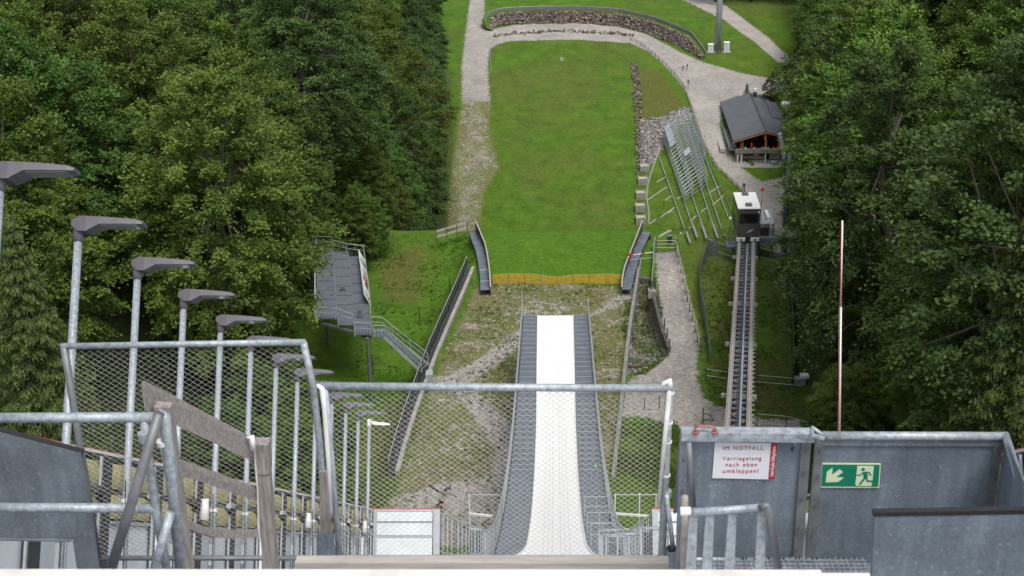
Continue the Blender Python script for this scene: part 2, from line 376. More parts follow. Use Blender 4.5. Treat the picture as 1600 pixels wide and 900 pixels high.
c = mix(edge(att('weed'), n_fine, 4.0, 1.3), grass, weed)
c = mix(edge(att('gravel'), n_fine, 5.0, .9), c, gravel)
c = mix(edge(att('rubble'), n_fine, 5.0, .8), c, rub)
L(c, pb.inputs['Base Color'])
bmp = N(nt, 'ShaderNodeBump', Strength=.6, Distance=.25); L(mth('ADD', n_fine, mth('MULTIPLY', n_xf, .5)), bmp.inputs['Height']); L(bmp.outputs[0], pb.inputs['Normal'])

II, JJ = np.meshgrid(np.arange(nx-1), np.arange(ny-1)); base = (JJ*nx+II).ravel()
quads = np.stack([base, base+1, base+nx+1, base+nx], 1)
def qv(a): return a[quads].mean(1)
cls = np.zeros(len(quads), int); names = ['ground', 'stony_track', 'weedy_gravel', 'gravel_path', 'gravel_road', 'paved_road', 'rubble_bank']
for i, k in enumerate(names[1:], 1): cls[qv(masks[k]) > 0] = i
def np_mesh(name, V, Q, mats, attrs=None, smooth=True):
    me = bpy.data.meshes.new(name); k = Q.shape[1]
    me.vertices.add(len(V)); me.vertices.foreach_set('co', np.ascontiguousarray(V, np.float32).ravel())
    me.loops.add(Q.size); me.loops.foreach_set('vertex_index', np.ascontiguousarray(Q, np.int32).ravel())
    me.polygons.add(len(Q)); me.polygons.foreach_set('loop_start', np.arange(0, Q.size, k, dtype=np.int32))
    for a, v in (attrs or {}).items():
        at = me.attributes.new(a, 'FLOAT', 'POINT'); at.data.foreach_set('value', np.ascontiguousarray(v, np.float32))
    me.update(calc_edges=True)
    for m_ in mats: me.materials.append(m_)
    if smooth: me.shade_smooth()
    return me
V3 = np.stack([GXf, GYf, GZ], 1)
for i, nm in enumerate(names):
    q = quads[cls == i]
    if not len(q): continue
    u, inv = np.unique(q, return_inverse=True)
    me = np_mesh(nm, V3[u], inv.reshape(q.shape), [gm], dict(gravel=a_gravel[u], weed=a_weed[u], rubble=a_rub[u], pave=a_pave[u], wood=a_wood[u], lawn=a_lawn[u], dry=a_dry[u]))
    o = bpy.data.objects.new(nm, me); COL.objects.link(o); struct(o)
# ------------------------------------------------------------------ the inrun (lower track, stairs, rails)
us = list(np.linspace(46, 66, 14)) + list(np.linspace(67, UE, 60))
def whw(u):                       # half width of the white surface
    if u < 66: return 1.36+ (2.72-1.36)*math.exp(-(u-60.5)/1.6) if u > 60.5 else 2.72
    return float(np.interp(u, [66, 72, 84, 95, 108, UE], [1.40, 1.33, 1.31, 1.34, 1.46, 1.56]))
ramp_t = thing('ski_jump_inrun', 'long white ski jump inrun track sloping down to the take-off between two grey stairs', 'ski jump', inr(60))
us2 = list(np.arange(46, 60.5, 1.5))+list(np.arange(60.5, 67, .35))+list(np.arange(67, UE, 1.6))+[UE]
MB().ribbon([inr(u, 0, -whw(u)) for u in us2], [inr(u, 0, whw(u)) for u in us2], .25).build('track_surface', M['inrun'], ramp_t)
for x0 in (-.62, -.40, -.2, .2, .40, .62):
    uu = [u for u in us2 if u > 46]
    wd = .035 if abs(x0) > .3 else .05
    MB().ribbon([inr(u, .012, x0-wd/2) for u in uu], [inr(u, .012, x0+wd/2) for u in uu], .01).build('track_groove', M['groove'], ramp_t)
for sgn in (-1, 1):
    uu = [u for u in us2 if u > 61.5]
    MB().ribbon([inr(u, .09, sgn*(whw(u)-.02)-.03) for u in uu], [inr(u, .09, sgn*(whw(u)-.02)+.03) for u in uu], .1).build('side_board', M['white'], ramp_t)
# cross seams of the white sheets
for u in np.arange(64, UE, 4.0):
    p, q = inr(u, .004, -whw(u)+.08), inr(u, .004, whw(u)-.08); MB().beam(p, q, .02, .006).build('seam', M['groove'], ramp_t)
W2 = 2.78
def make_side(sgn):
    st = thing('inrun_stairs', ('left' if sgn < 0 else 'right')+'-hand grey grating stairway running down beside the white inrun track'+('' if sgn < 0 else ', with small green exit sign'), 'stairs', inr(64, 0, sgn*2.1))
    u = 62.2
    while u < UE-.05:
        th = slope_at(u); steep = th > R(19)
        du = .42 if steep else 1.2
        a = whw(u)+.05; b = W2-.04; u2 = min(u+du-.03, UE)
        if steep:                 # level tread
            p = inr(u, .02, 0); q = inr(u2, .02, 0)
            y0, y1 = p[1], q[1]+.03; z = (p[2]+q[2])/2
            xs = sorted((sgn*a, sgn*b))
            MB().hexa([(xs[0],y0,z-.05),(xs[1],y0,z-.05),(xs[1],y1,z-.05),(xs[0],y1,z-.05),(xs[0],y0,z),(xs[1],y0,z),(xs[1],y1,z),(xs[0],y1,z)]).build('tread', M['gratestep'], st)
        else:
            xs = sorted((sgn*a, sgn*b))
            P0 = [inr(u, .0, xs[0]), inr(u, 0, xs[1]), inr(u2, 0, xs[1]), inr(u2, 0, xs[0])]
            nv = np.array([0, math.sin(th), math.cos(th)])*.04
            MB().hexa(P0+[p+nv for p in P0]).build('grating_panel', M['grate'], st)
            P1 = [inr(u2, .045, xs[0]), inr(u2, .045, xs[1])]
            MB().beam(P1[0], P1[1], .03, .05).build('anti_slip_bar', M['galvfar'], st)
        u += du
    uu = list(np.arange(60.5, UE, 2))+[UE]
    for x in (sgn*(W2), sgn*(whw(80)+.04)):
        xa = [x]*len(uu) if abs(x) > 2 else [sgn*(whw(k)+.025) for k in uu]
        MB().ribbon([inr(k, -.02, xx-.03) for k, xx in zip(uu, xa)], [inr(k, -.02, xx+.03) for k, xx in zip(uu, xa)], .3).build('stringer', M['dark'], st)
    return st
sl_ = make_side(-1); sr_ = make_side(1)
# side railings of the lower inrun
def railh(u): return float(np.interp(u, [45.3, 53, 58, 66, 74], [2.62, 2.05, 1.6, 1.15, 1.05]))
def railx(u, sgn): return sgn*float(np.interp(u, [45.3, 50, 54, 60], [3.8 if sgn < 0 else 3.1, 3.2 if sgn < 0 else 2.95, 2.9, 2.86]))
for sgn in (-1, 1):
    rt = thing('inrun_railing', ('left' if sgn < 0 else 'right')+'-hand galvanised railing along the outer edge of the inrun stairs', 'railing', inr(64, 0, sgn*2.86))
    uu = list(np.arange(45.5, 70, .8))+list(np.arange(70, UE, 2))+[UE]
    MB().path([inr(u, railh(u), railx(u, sgn)) for u in uu], .03, 6).build('handrail', M['galvfar'], rt)
    for f in (.52, .12):
        MB().path([inr(u, railh(u)*f, railx(u, sgn)) for u in uu], .018, 5).build('rail', M['galvfar'], rt)
    u = 45.5
    while u < 75:
        MB().beam(inr(u, -.2, railx(u, sgn)), inr(u, railh(u), railx(u, sgn)), .02, .03 if int(u*3) % 4 else .06, (0,1,0)).build('baluster', M['galvfar'] if int(u*3) % 2 else M['dark'], rt); u += .36
    u = 75.5
    while u < UE+.2:
        MB().beam(inr(u, -.3, railx(u, sgn)), inr(u, railh(u), railx(u, sgn)), .05, .05, (0,1,0)).build('post', M['galvfar'], rt); u += 1.3
    p = inr(UE, 0, sgn*2.86)
    MB().beam(p+np.array([0,0,-.6]), p+np.array([0,.1,2.3 if sgn < 0 else 1.5]), .1, .1, (0,1,0)).build('end_post', M['galvfar'], rt)
    # dark toe sheeting seen through the curved part
    uu = list(np.arange(45.5, 66, 1.0))
    MB().ribbon([inr(u, -.9, railx(u, sgn)+.06*sgn) for u in uu], [inr(u, .25, railx(u, sgn)+.06*sgn) for u in uu]).build('toe_sheet', M['dark'], rt)
# support of the take-off and trestle legs below
sup = thing('inrun_support', 'concrete support and steel trestles under the white inrun', 'support', on(0, 95))
uu = list(np.linspace(96, UE-.3, 10))
for x in (-2.5, 2.3):
    q = []
    A = [inr(u, -.35, x) for u in uu]; B = [inr(u, -.35, x+.2) for u in uu]
    k = len(A); A2 = [on(p[0], p[1], -.5) for p in A]; B2 = [on(p[0], p[1], -.5) for p in B]
    fs = []
    for i in range(k-1):
        fs += [(i, k+i, k+i+1, i+1), (i, i+1, 2*k+i+1, 2*k+i), (k+i, 3*k+i, 3*k+i+1, k+i+1)]
    fs += [(0, 2*k, 3*k, k), (k-1, 2*k-1, 4*k-1, 3*k-1)]
    MB().add(A+B+A2+B2, fs).build('side_wall', M['concrete'], sup)
p0, p1 = inr(UE-.3, -.36, -2.3), inr(UE-.3, -.36, 2.3)
MB().hexa([on(-2.3, p0[1]-.3, -.5), on(2.3, p0[1]-.3, -.5), on(2.3, p0[1]-.02, -.5), on(-2.3, p0[1]-.02, -.5), p0+[0,-.3,0], p1+[0,-.3,0], p1+[0,-.02,0], p0+[0,-.02,0]]).build('front_wall', M['concrete'], sup)
for u in (50, 60, 70, 80, 90):
    for x in (-2.4, 2.4):
        a = inr(u, -.4, x); MB().beam(a, on(x*1.1, a[1], -.3), .35, .35, (0,1,0)).build('leg', M['galvdark'], sup)
    a, b = inr(u, -.6, -2.5), inr(u, -.6, 2.5); MB().beam(a, b, .3, .35).build('cross_beam', M['galvdark'], sup)
uu = list(np.arange(-6, 96, 3.0))
for x in (-2.2, 2.0): MB().ribbon([inr(u, -.27, x) for u in uu], [inr(u, -.27, x+.25) for u in uu], .7).build('girder', M['galvdark'], sup)
# upper wide inrun deck (hidden by the start beam from here)
dk = thing('upper_inrun_deck', 'wide upper deck of the inrun below the start gate', 'deck', inr(20))
MB().ribbon([inr(u, -.02, -6.0) for u in (4, 20, 45)], [inr(u, -.02, 6.0) for u in (4, 20, 45)], .22).build('deck_plate', M['grate'], dk)
MB().ribbon([inr(u, .01, -1.3) for u in (4, 20, 45.9)], [inr(u, .01, 1.3) for u in (4, 20, 45.9)], .02).build('track_surface', M['inrun'], dk)
for u in (14, 26, 38):
    for x in (-5.5, 5.5):
        a = inr(u, -.3, x); MB().beam(a, on(x, a[1], -.3), .5, .5, (0,1,0)).build('leg', M['galvdark'], dk)
# landing platforms either side of the curve
for sgn, pts in ((-1, [(768,745),(808,745)]), (1, [(928,745),(970,745)])):
    u0 = 71; x0, x1 = sorted((sgn*2.95, sgn*5.0 if sgn > 0 else sgn*4.4))
    pl = thing('side_landing', ('left' if sgn < 0 else 'right')+' small landing with tall white posts hung beside the inrun', 'platform', inr(u0, 0, (x0+x1)/2))
    zt = inr(u0, -.6)[2]; y0, y1 = inr(u0)[1]-3.6, inr(u0)[1]+.1
    MB().box(((x0+x1)/2, (y0+y1)/2, zt), (x1-x0, y1-y0, .12)).build('deck_plate', M['tarp'], pl)
    for x in (x0, (x0+x1)/2+.2, x1):
        if sgn < 0 and x > x0+.1: continue
        MB().tube((x, y1, zt-2), (x, y1, zt+2.4), .035, 6).build('post', M['white'], pl)
    MB().tube((x0, y1, zt+2.35), (x1, y1, zt+2.35), .03, 6).build('top_rail', M['galvfar'], pl)
    MB().beam((x0, y1, zt+1.2), (x1-.3, y1-.3, zt+1.25), .08, .12).build('brace', M['white'], pl)
    MB().beam((x0, y1, zt+.3), (x1-.3, y1-.3, zt+.32), .05, .08).build('brace', M['white'], pl)
    for x in (x0+.1, x1-.1): MB().beam((x, y0+.3, zt), on(x, y0+.3, -.2), .15, .15, (0,1,0)).build('leg', M['galvdark'], pl)
# ------------------------------------------------------------------ trees
def leafmat(name, c_dark, c_light, trans=.35):
    m = bpy.data.materials.new(name); m.use_nodes = True; t = m.node_tree; b = t.nodes['Principled BSDF']
    b.inputs['Roughness'].default_value = .55; b.inputs['Specular IOR Level'].default_value = .25
    a = t.nodes.new('ShaderNodeAttribute'); a.attribute_name = 'tone'
    oi = t.nodes.new('ShaderNodeObjectInfo')
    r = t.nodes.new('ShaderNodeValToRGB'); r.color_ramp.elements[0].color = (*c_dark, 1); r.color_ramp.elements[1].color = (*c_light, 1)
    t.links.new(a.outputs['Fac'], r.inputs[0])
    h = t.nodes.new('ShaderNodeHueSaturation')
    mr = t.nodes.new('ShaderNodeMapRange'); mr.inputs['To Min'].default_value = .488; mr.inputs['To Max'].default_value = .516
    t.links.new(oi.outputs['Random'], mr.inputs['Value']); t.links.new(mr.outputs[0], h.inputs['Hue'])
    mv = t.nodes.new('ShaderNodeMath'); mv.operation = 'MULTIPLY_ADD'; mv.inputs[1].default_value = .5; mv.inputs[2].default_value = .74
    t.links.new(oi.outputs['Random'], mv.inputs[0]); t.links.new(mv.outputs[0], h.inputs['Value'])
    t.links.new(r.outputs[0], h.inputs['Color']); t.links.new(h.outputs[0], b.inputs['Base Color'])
    tr = t.nodes.new('ShaderNodeBsdfTranslucent'); t.links.new(h.outputs[0], tr.inputs[0])
    mx = t.nodes.new('ShaderNodeMixShader'); mx.inputs[0].default_value = trans
    out = t.nodes['Material Output']; t.links.new(b.outputs[0], mx.inputs[1]); t.links.new(tr.outputs[0], mx.inputs[2]); t.links.new(mx.outputs[0], out.inputs[0])
    return m
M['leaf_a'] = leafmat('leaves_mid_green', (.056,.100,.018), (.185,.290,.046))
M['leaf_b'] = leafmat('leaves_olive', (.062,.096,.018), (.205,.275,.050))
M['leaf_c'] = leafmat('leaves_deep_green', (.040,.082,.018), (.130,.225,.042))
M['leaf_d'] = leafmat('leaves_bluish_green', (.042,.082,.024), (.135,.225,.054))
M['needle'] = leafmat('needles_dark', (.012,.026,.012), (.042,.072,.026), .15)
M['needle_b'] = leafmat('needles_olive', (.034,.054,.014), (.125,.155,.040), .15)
M['bark'] = mat('bark', (.10,.085,.07), .9, 0, .3, 3, .5, 20, stretch=(4,4,1))
M['cone'] = mat('fir_cone', (.28,.13,.05), .8, 0, .3, 5)

def quads_from(cen, ax1, ax2):    # diamond shaped leaf quads
    V = np.stack([cen-ax1, cen-ax2*.5+ax1*.1, cen+ax1, cen+ax2*.5+ax1*.1], 1).reshape(-1, 3)
    return V, np.arange(len(V)).reshape(-1, 4)
def unit(a): return a/np.maximum(np.linalg.norm(a, axis=-1, keepdims=True), 1e-9)
def crown_object_mesh(name, V, Q, tone, m):
    return np_mesh(name, V, Q, [m], dict(tone=np.repeat(tone, 4)), smooth=False)
def broadleaf(seed, Ht, Rad, m, ncl=300, nlf=115, lf=.215, droop=.25):
    r = np.random.default_rng(seed); nlf = int(nlf*1.5)
    cz = Ht*.56; hz = Ht*.46
    d = unit(r.normal(size=(ncl, 3))); d[:, 2] = np.where(d[:, 2] < -.86, -d[:, 2], d[:, 2])
    lobes = unit(r.normal(size=(9, 3)))
    lob = np.max(d@lobes.T, axis=1)
    rad = (.60+.46*np.clip((lob-.45)/.5, 0, 1)) * np.where(r.random(ncl) < .78, r.uniform(.84, 1.04, ncl), r.uniform(.4, .8, ncl))
    egg = 1.0 - .22*np.clip(d[:, 2], 0, 1)
    cc = np.stack([d[:, 0]*Rad*rad*egg, d[:, 1]*Rad*rad*egg, cz+d[:, 2]*hz*rad], 1)
    size = r.uniform(.75, 1.45, ncl)*Rad/7.0
    outw = unit(np.stack([d[:, 0], d[:, 1], d[:, 2]*.35+.12], 1))
    side = unit(np.cross(outw, [0, 0, 1.0])); upv = np.cross(side, outw)
    n = ncl*nlf; ci = np.repeat(np.arange(ncl), nlf)
    # several twigs fan out from each clump, leaves along them
    ntw = 7; tw = r.integers(0, ntw, n)
    twa = r.uniform(-1.1, 1.1, (ncl, ntw)); twl = r.uniform(.6, 1.25, (ncl, ntw)); twu = r.normal(0, .22, (ncl, ntw))
    a = twa[ci, tw]; t = r.random(n)**.75*twl[ci, tw]; s = size[ci]
    o_, s_, u_ = outw[ci], side[ci], upv[ci]
    pos = cc[ci] + (o_*np.cos(a)[:, None]+s_*np.sin(a)[:, None])*(t*s*1.7-.8*s)[:, None] + u_*((twu[ci, tw]*s*t-droop*t*t*s))[:, None]
    pos += r.normal(0, .17, (n, 3))*s[:, None]*np.array([1, 1, .75])
    ax1 = unit(o_*np.cos(a)[:, None]+s_*np.sin(a)[:, None] + r.normal(0, .55, (n, 3)) - np.array([0, 0, .25]))
    nn = unit(np.array([0, 0, 1.0])+r.normal(0, .55, (n, 3))+o_*.35); ax2 = unit(np.cross(nn, ax1))
    L_ = lf*r.uniform(.7, 1.3, n)
    V, Q = quads_from(pos, ax1*L_[:, None]*.62, ax2*L_[:, None]*.85)
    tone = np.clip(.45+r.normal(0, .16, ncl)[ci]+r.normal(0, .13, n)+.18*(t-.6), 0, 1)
    me = crown_object_mesh('crown', V, Q, tone, m)
    tb = MB(); tr = Ht*.017
    pts = [np.array([r.normal(0, .12)*k, r.normal(0, .12)*k, Ht*.86*k/6-.5*(k == 0)]) for k in range(7)]
    tb.path(pts, [tr*(1.25-k*.17) for k in range(7)], 7)
    for k in range(20):
        i = r.integers(0, ncl); h = r.integers(2, 6); st = pts[h]; en = cc[i]; mid = (st+en)/2+np.array([0, 0, .5])
        tb.path([st, mid, en], [tr*.26, tr*.16, tr*.05], 5)
    return me, tb.mesh('trunk', M['bark'], smooth=True)
def spruce(seed, Ht, Rad, m, hang=.55, whorls=26, nb=10, nl=90):
    r = np.random.default_rng(seed); P_, A1_, A2_, T_ = [], [], [], []
    tb = MB(); tb.path([(0,0,-.5), (0,0,Ht*.5), (0,0,Ht)], [Ht*.016, Ht*.010, .03], 7)
    for k in range(whorls):
        f = (k+.5)/whorls; z = Ht*(.08+.9*f); rr = Rad*(1-f)**.8*r.uniform(.85, 1.1)+.25
        for j in range(nb):
            a = 2*math.pi*(j+r.random())/nb; Lb = rr*r.uniform(.75, 1.15); o = np.array([math.cos(a), math.sin(a), 0]); s = np.array([-o[1], o[0], 0])
            tb_pts = []
            for q in (0, .4, .75, 1.0): tb_pts.append(o*Lb*q+np.array([0, 0, z+Lb*(-.30*q+.16*q**3)]))
            tb.path(tb_pts, [.045, .035, .02, .008], 4, False)
            n = int(nl*(.35+.65*Lb/Rad)); t = r.random(n)**.7; w_ = (1-t)*.34+.10
            v = r.uniform(-1, 1, n); p = o*(Lb*t)[:, None]+s*(v*w_*Lb*.75)[:, None]; p[:, 2] += z+Lb*(-.30*t+.16*t**3)
            hg = r.random(n)*hang*(.4+.6*np.abs(v)); p[:, 2] -= hg*.8
            P_.append(p); ax = unit(np.array([0, 0, -1.0])*(.35+hang)+o*.5+s*np.sign(v)[:, None]*.35+r.normal(0, .25, (n, 3)))
            A1_.append(ax*r.uniform(.09, .20, n)[:, None]); nn = unit(r.normal(0, 1, (n, 3))); A2_.append(unit(np.cross(ax, nn))*r.uniform(.035, .08, n)[:, None]*1.5)
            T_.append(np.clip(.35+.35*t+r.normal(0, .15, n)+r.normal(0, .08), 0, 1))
    V, Q = quads_from(np.concatenate(P_), np.concatenate(A1_), np.concatenate(A2_))
    return crown_object_mesh('crown', V, Q, np.concatenate(T_), m), tb.mesh('trunk', M['bark'], smooth=True)
KIND = [
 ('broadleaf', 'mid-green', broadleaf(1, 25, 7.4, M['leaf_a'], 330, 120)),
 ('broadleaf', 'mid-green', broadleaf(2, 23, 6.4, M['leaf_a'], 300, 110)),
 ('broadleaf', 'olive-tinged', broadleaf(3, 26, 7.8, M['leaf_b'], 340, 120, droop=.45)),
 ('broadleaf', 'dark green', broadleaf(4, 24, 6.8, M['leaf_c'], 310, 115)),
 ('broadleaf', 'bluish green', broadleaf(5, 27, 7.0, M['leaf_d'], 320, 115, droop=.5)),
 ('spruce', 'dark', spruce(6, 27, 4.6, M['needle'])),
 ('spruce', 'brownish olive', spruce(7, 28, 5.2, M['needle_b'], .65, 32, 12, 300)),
]
def tree(ki, x, y, scl, label, group=None, rz=None, name=None, dz=-.2, sz=1.0):
    kd, tone, (cm, tm) = KIND[ki]
    t = thing(name or (kd+'_tree'), label, 'tree', on(x, y, dz), group)
    t.rotation_euler[2] = random.uniform(0, 6.28) if rz is None else rz; t.scale = (scl, scl, scl*sz); t['_b'] = (0,0,0)
    for nm, me in (('crown', cm), ('trunk', tm)):
        o = bpy.data.objects.new(nm, me); COL.objects.link(o); o.parent = t
    return t
def vis(x, y, z):
    d = np.array([x, y, z])-C0; zc = d@CF; return 800+FPX*(d@CR)/zc, 450-FPX*(d@CU)/zc
TR = []
SEEN = {}
def rowname(d): return 'edge' if d < 9 else 'second-row' if d < 18 else 'third-row' if d < 27 else 'deep-wood' if d < 38 else 'inner' if d < 50 else 'rearmost'
def zone(side, y):
    if side < 0:
        return ('in the near left wood' if y < 104 else 'by the grey platform' if y < 150 else
                'above the grey platform' if y < 240 else 'left of the stony track' if y < 330 else 'left of the upper gravel road')
    return ('above the steel gate panels' if y < 104 else 'right of the cable railway' if y < 150 else
            'beyond the thin white pole' if y < 240 else 'right of the chalet' if y < 330 else 'by the top meadow')
rt = random.Random(11)
def fits(x, y, r_):
    return all((x-a)**2+(y-b)**2 > (r_+c)**2*.30 for a, b, c in TR)
def try_tree(side, x, y, k, s, dep=0):
    rad = 7*s
    if not fits(x, y, rad): return
    z = h1(x, y); px, py = vis(x, y, z+18*s)
    if not (-170 < px < 1770) or py > 1150: return
    pa, pb = vis(x, y, z+25*s)
    TR.append((x, y, rad))
    col = KIND[k][1]; kd = KIND[k][0]
    size = 'small' if s < .75 else 'tall' if s > 1.07 else 'mid-sized' if s < .95 else 'full'
    lab = f'{size} {col} {kd} {rowname(dep)} tree {zone(side, y)}'
    tree(k, x, y, s, lab, ('left' if side < 0 else 'right')+' wood')
y = 70.0
# front rows first, then deeper
for depth, step, jit in ((5.5, 7.5, 1.5), (13.5, 8.5, 3), (22, 9.5, 3.5), (32, 10.5, 4), (43, 12, 4), (55, 13, 4)):
    for side in (-1, 1):
        y = 66.0 if side < 0 else 72.0
        while y < 415:
            yy = y+rt.uniform(-jit, jit)
            ex = float(np.interp(yy, *_XL)) if side < 0 else float(np.interp(yy, *_XR))
            x = ex+side*(depth+rt.uniform(-1.6, 1.6))
            if side > 0 and 290 < yy < 335 and depth < 10: x += 3
            k = rt.choices([0,1,2,3,4], [3,3,2.6,2.6,1.6])[0]
            s = rt.uniform(.82, 1.12)
            if yy > 150: s *= 1.08
            if side < 0 and yy > 250 and depth < 10: k = rt.choice([4,3,5]); s *= .85
            if side < 0 and yy < 92 and depth < 20: y += step; continue
            if side > 0 and yy < 88 and depth < 12: y += step; continue
            if yy < 92 and depth < 10: s *= .62
            ed = (float(np.interp(yy, [100,122,130,150,156,380,400], [478,485,640,660,694,694,672])) if side < 0 else float(np.interp(yy, [100,150,160,240,300,340,400,430], [1238,1236,1234,1232,1246,1236,1236,1262])))
            for _ in range(60):
                z_ = h1(x, yy); pe = vis(x-side*6.4*s, yy, z_+13*s)[0]
                if (side > 0 and pe >= ed) or (side < 0 and pe <= ed): break
                x += side*.5
            try_tree(side, x, yy, k, s, depth); y += step*rt.uniform(.85, 1.15)

# spruces that hang into the view on both sides
def spruce_at(k, px, pytop, Y, label, s=1.0):
    tp_ = PY(px, pytop, Y); z0 = h1(tp_[0], tp_[1]); sc_ = (tp_[2]-z0)/28; tree(k, tp_[0], tp_[1], sc_, label)
spruce_at(6, 8, 318, 62, 'brownish drooping spruce behind the nearest lamp posts at the left edge')
spruce_at(6, -75, 430, 66, 'second drooping spruce, lower, at the extreme left edge below the first')
spruce_at(6, 1650, 230, 66, 'large drooping spruce whose long branches reach in from the right edge')

# undergrowth bushes along the forest edges
nb_ = 0
for side, seq in ((-1, [(yy, lo) for yy in np.arange(80, 150, 3.0) for lo in (0, 5)]), (1, [(yy, lo) for yy in np.arange(82, 150, 3.4) for lo in (0, 5)])):
    for yy, lo in seq:
        yy = float(yy)+rt.uniform(-1, 1); s = rt.uniform(.24, .40)
        ed = (float(np.interp(yy, [80,92,100,112,122,130,150], [560,560,545,500,484,600,650])) if side < 0 else float(np.interp(yy, [82,95,110,150], [1258,1246,1240,1236])))
        d_ = (np.array([0, yy, 62])-C0)@CF; x = (ed-868)/FPX*d_+side*(7.5*s+lo*.9+rt.uniform(-.5, 1.2))
        if side < 0 and 96 < yy < 124 and x > -26: x -= 3
        nb_ += 1
        k_ = rt.choice([0,1,3,2]); tree(k_, x, yy, s, f'{KIND[k_][1]} bush in the undergrowth at the {"left" if side < 0 else "right"} forest edge {"near the platform" if side < 0 and yy > 96 else "near the lamp posts" if side < 0 else "by the cable railway" if yy > 100 else "above the steel gate"}', f'{"left" if side < 0 else "right"} undergrowth', name='bush')
# ------------------------------------------------------------------ foreground: gates, rails, boards
def text_mesh(s, size, spacing=1.0):
    c = bpy.data.curves.new('lettering', 'FONT'); c.body = s; c.size = size; c.align_x = 'CENTER'; c.align_y = 'CENTER'; c.extrude = .0006; c.offset = size*.0; c.space_character = spacing; c.resolution_u = 3
    o = bpy.data.objects.new('lettering', c); COL.objects.link(o)
    me = bpy.data.meshes.new_from_object(o.evaluated_get(bpy.context.evaluated_depsgraph_get())); bpy.data.objects.remove(o); return me
def net_panel(tl, tr, br, bl, nx_, ny_, r=.0017, jit=.12):
    tl, tr, br, bl = [np.array(p, float) for p in (tl, tr, br, bl)]; q = random.Random(5); b = MB()
    def pt(u, v): u = min(max(u, 0), 1); return (tl*(1-u)+tr*u)*(1-v)+(bl*(1-u)+br*u)*v
    node = {}
    for j in range(ny_*2+1):
        for i in range(-1, nx_*2+2):
            node[(i, j)] = pt((i+q.uniform(-jit, jit))/(nx_*2), min(1, max(0, (j+q.uniform(-jit, jit)*.6)/(ny_*2))))
    for k in range(ny_):
        b.path([node[(i, 2*k+(i % 2))] for i in range(0, nx_*2+1)], r, 3, False)
        b.path([node[(i, 2*k+2-(i % 2))]+np.array([0, .002, 0]) for i in range(0, nx_*2+1)], r, 3, False)
    return b
# centre mesh gate
Yg = 7.46
g = thing('mesh_gate', 'galvanised tube gate filled with steel netting, standing in front of the white inrun', 'gate', PY(780, 870, Yg))
TL, TR_, BL, BR = PY(508,604,Yg), PY(1046,607,Yg), PY(531,872,Yg), PY(1034,872,Yg)
MB().tube(PY(501,603,Yg), PY(1051,607,Yg), .0245, 12).build('top_tube', M['galv'], g, True)
MB().tube(TL, BL, .022, 10).build('side_tube', M['galv'], g, True)
MB().tube(TR_, BR, .026, 10).build('side_tube', M['galv'], g, True)
MB().tube(BL, BR, .022, 10).build('bottom_tube', M['galv'], g, True)
net_panel(TL, TR_, BR, BL, 46, 34).build('netting', M['netwire'], g, kind='stuff')
b = MB().path([PY(496,601,Yg-.03), PY(503,607,Yg-.05), PY(507,640,Yg-.05), PY(513,720,Yg-.05), PY(517,800,Yg-.05)], [.012,.019,.017,.016,.014], 7).build('edge_strip', M['white'], g, True)
MB().path([PY(1046,612,Yg-.04), PY(1037,700,Yg-.04), PY(1029,792,Yg-.04)], [.017,.015,.012], 6).build('edge_strip', M['whitedirty'], g, True)
MB().path([PY(1032,607,Yg), PY(1038,599,Yg), PY(1045,595,Yg), PY(1047,607,Yg)], [.006,.017,.022,.024], 8).build('latch', M['white'], g, True)
for py in (614, 660, 690, 742):
    c = PY(1047-(py-607)*.047, py, Yg); MB().tube(c+[-.0,0,-.006], c+[0,0,.006], .0285, 12).build('cable_tie', M['white'], g)
MB().tube(PY(1041,766,Yg), PY(1040,776,Yg), .036, 12).build('clamp', M['galv'], g)
MB().tube(PY(1041,772,Yg-.03), PY(1052,858,Yg-.03), .016, 8).build('brace', M['galv'], g, True)
MB().tube(PY(1050,857,Yg-.05), PY(1050,900,Yg-.05), .042, 14, cap=False).build('socket', M['sheet'], g, True)
# second mesh panel on the left
Yl = 8.6
g = thing('netting_gate', 'galvanised tube panel filled with steel netting at left, in front of the lamp poles', 'gate', PY(320, 870, Yl))
a, b_, c_, d_ = PY(100,541,Yl), PY(474,535,Yl), PY(527,880,Yl), PY(155,880,Yl)
MB().tube(PY(96,541,Yl), PY(477,534.5,Yl), .0225, 12).build('top_tube', M['galv'], g, True)
MB().path([b_, PY(489,600,Yl), PY(499,690,Yl), PY(506,770,Yl), PY(514,850,Yl)], .026, 10).build('side_tube', M['galv'], g, True)
MB().tube(a, d_, .028, 10).build('side_tube', M['galvdark'], g, True)
net_panel(a, b_, PY(522,872,Yl), PY(154,872,Yl), 29, 42, .0012).build('netting', M['netwire'], g, kind='stuff')
MB().tube(PY(152,872,Yl), PY(522,872,Yl), .02, 8).build('bottom_tube', M['galvdark'], g, True)
# wood post and steel socket between them
g = thing('wooden_post', 'grey brown wooden post in a square steel socket between the two netting panels', 'post', PY(510, 870, 8.0))
MB().hexa([PY(500,880,8.0), PY(524,880,8.0), PY(524,880,8.08), PY(500,880,8.08), PY(499,738,8.0), PY(511,738,8.0), PY(511,734,8.08), PY(499,734,8.08)]).build('timber', M['woodv'], g)
MB().hexa([PY(496,890,7.8), PY(509,890,7.8), PY(509,890,7.9), PY(496,890,7.9), PY(496,835,7.8), PY(510,835,7.8), PY(510,830,7.9), PY(497,830,7.9)]).build('socket', M['sheet'], g)
MB().hexa([PY(510,890,7.82), PY(528,890,7.82), PY(528,890,7.85), PY(510,890,7.85), PY(510,834,7.82), PY(521,834,7.82), PY(521,833,7.85), PY(510,833,7.85)]).build('base_plate', M['sheet'], g)
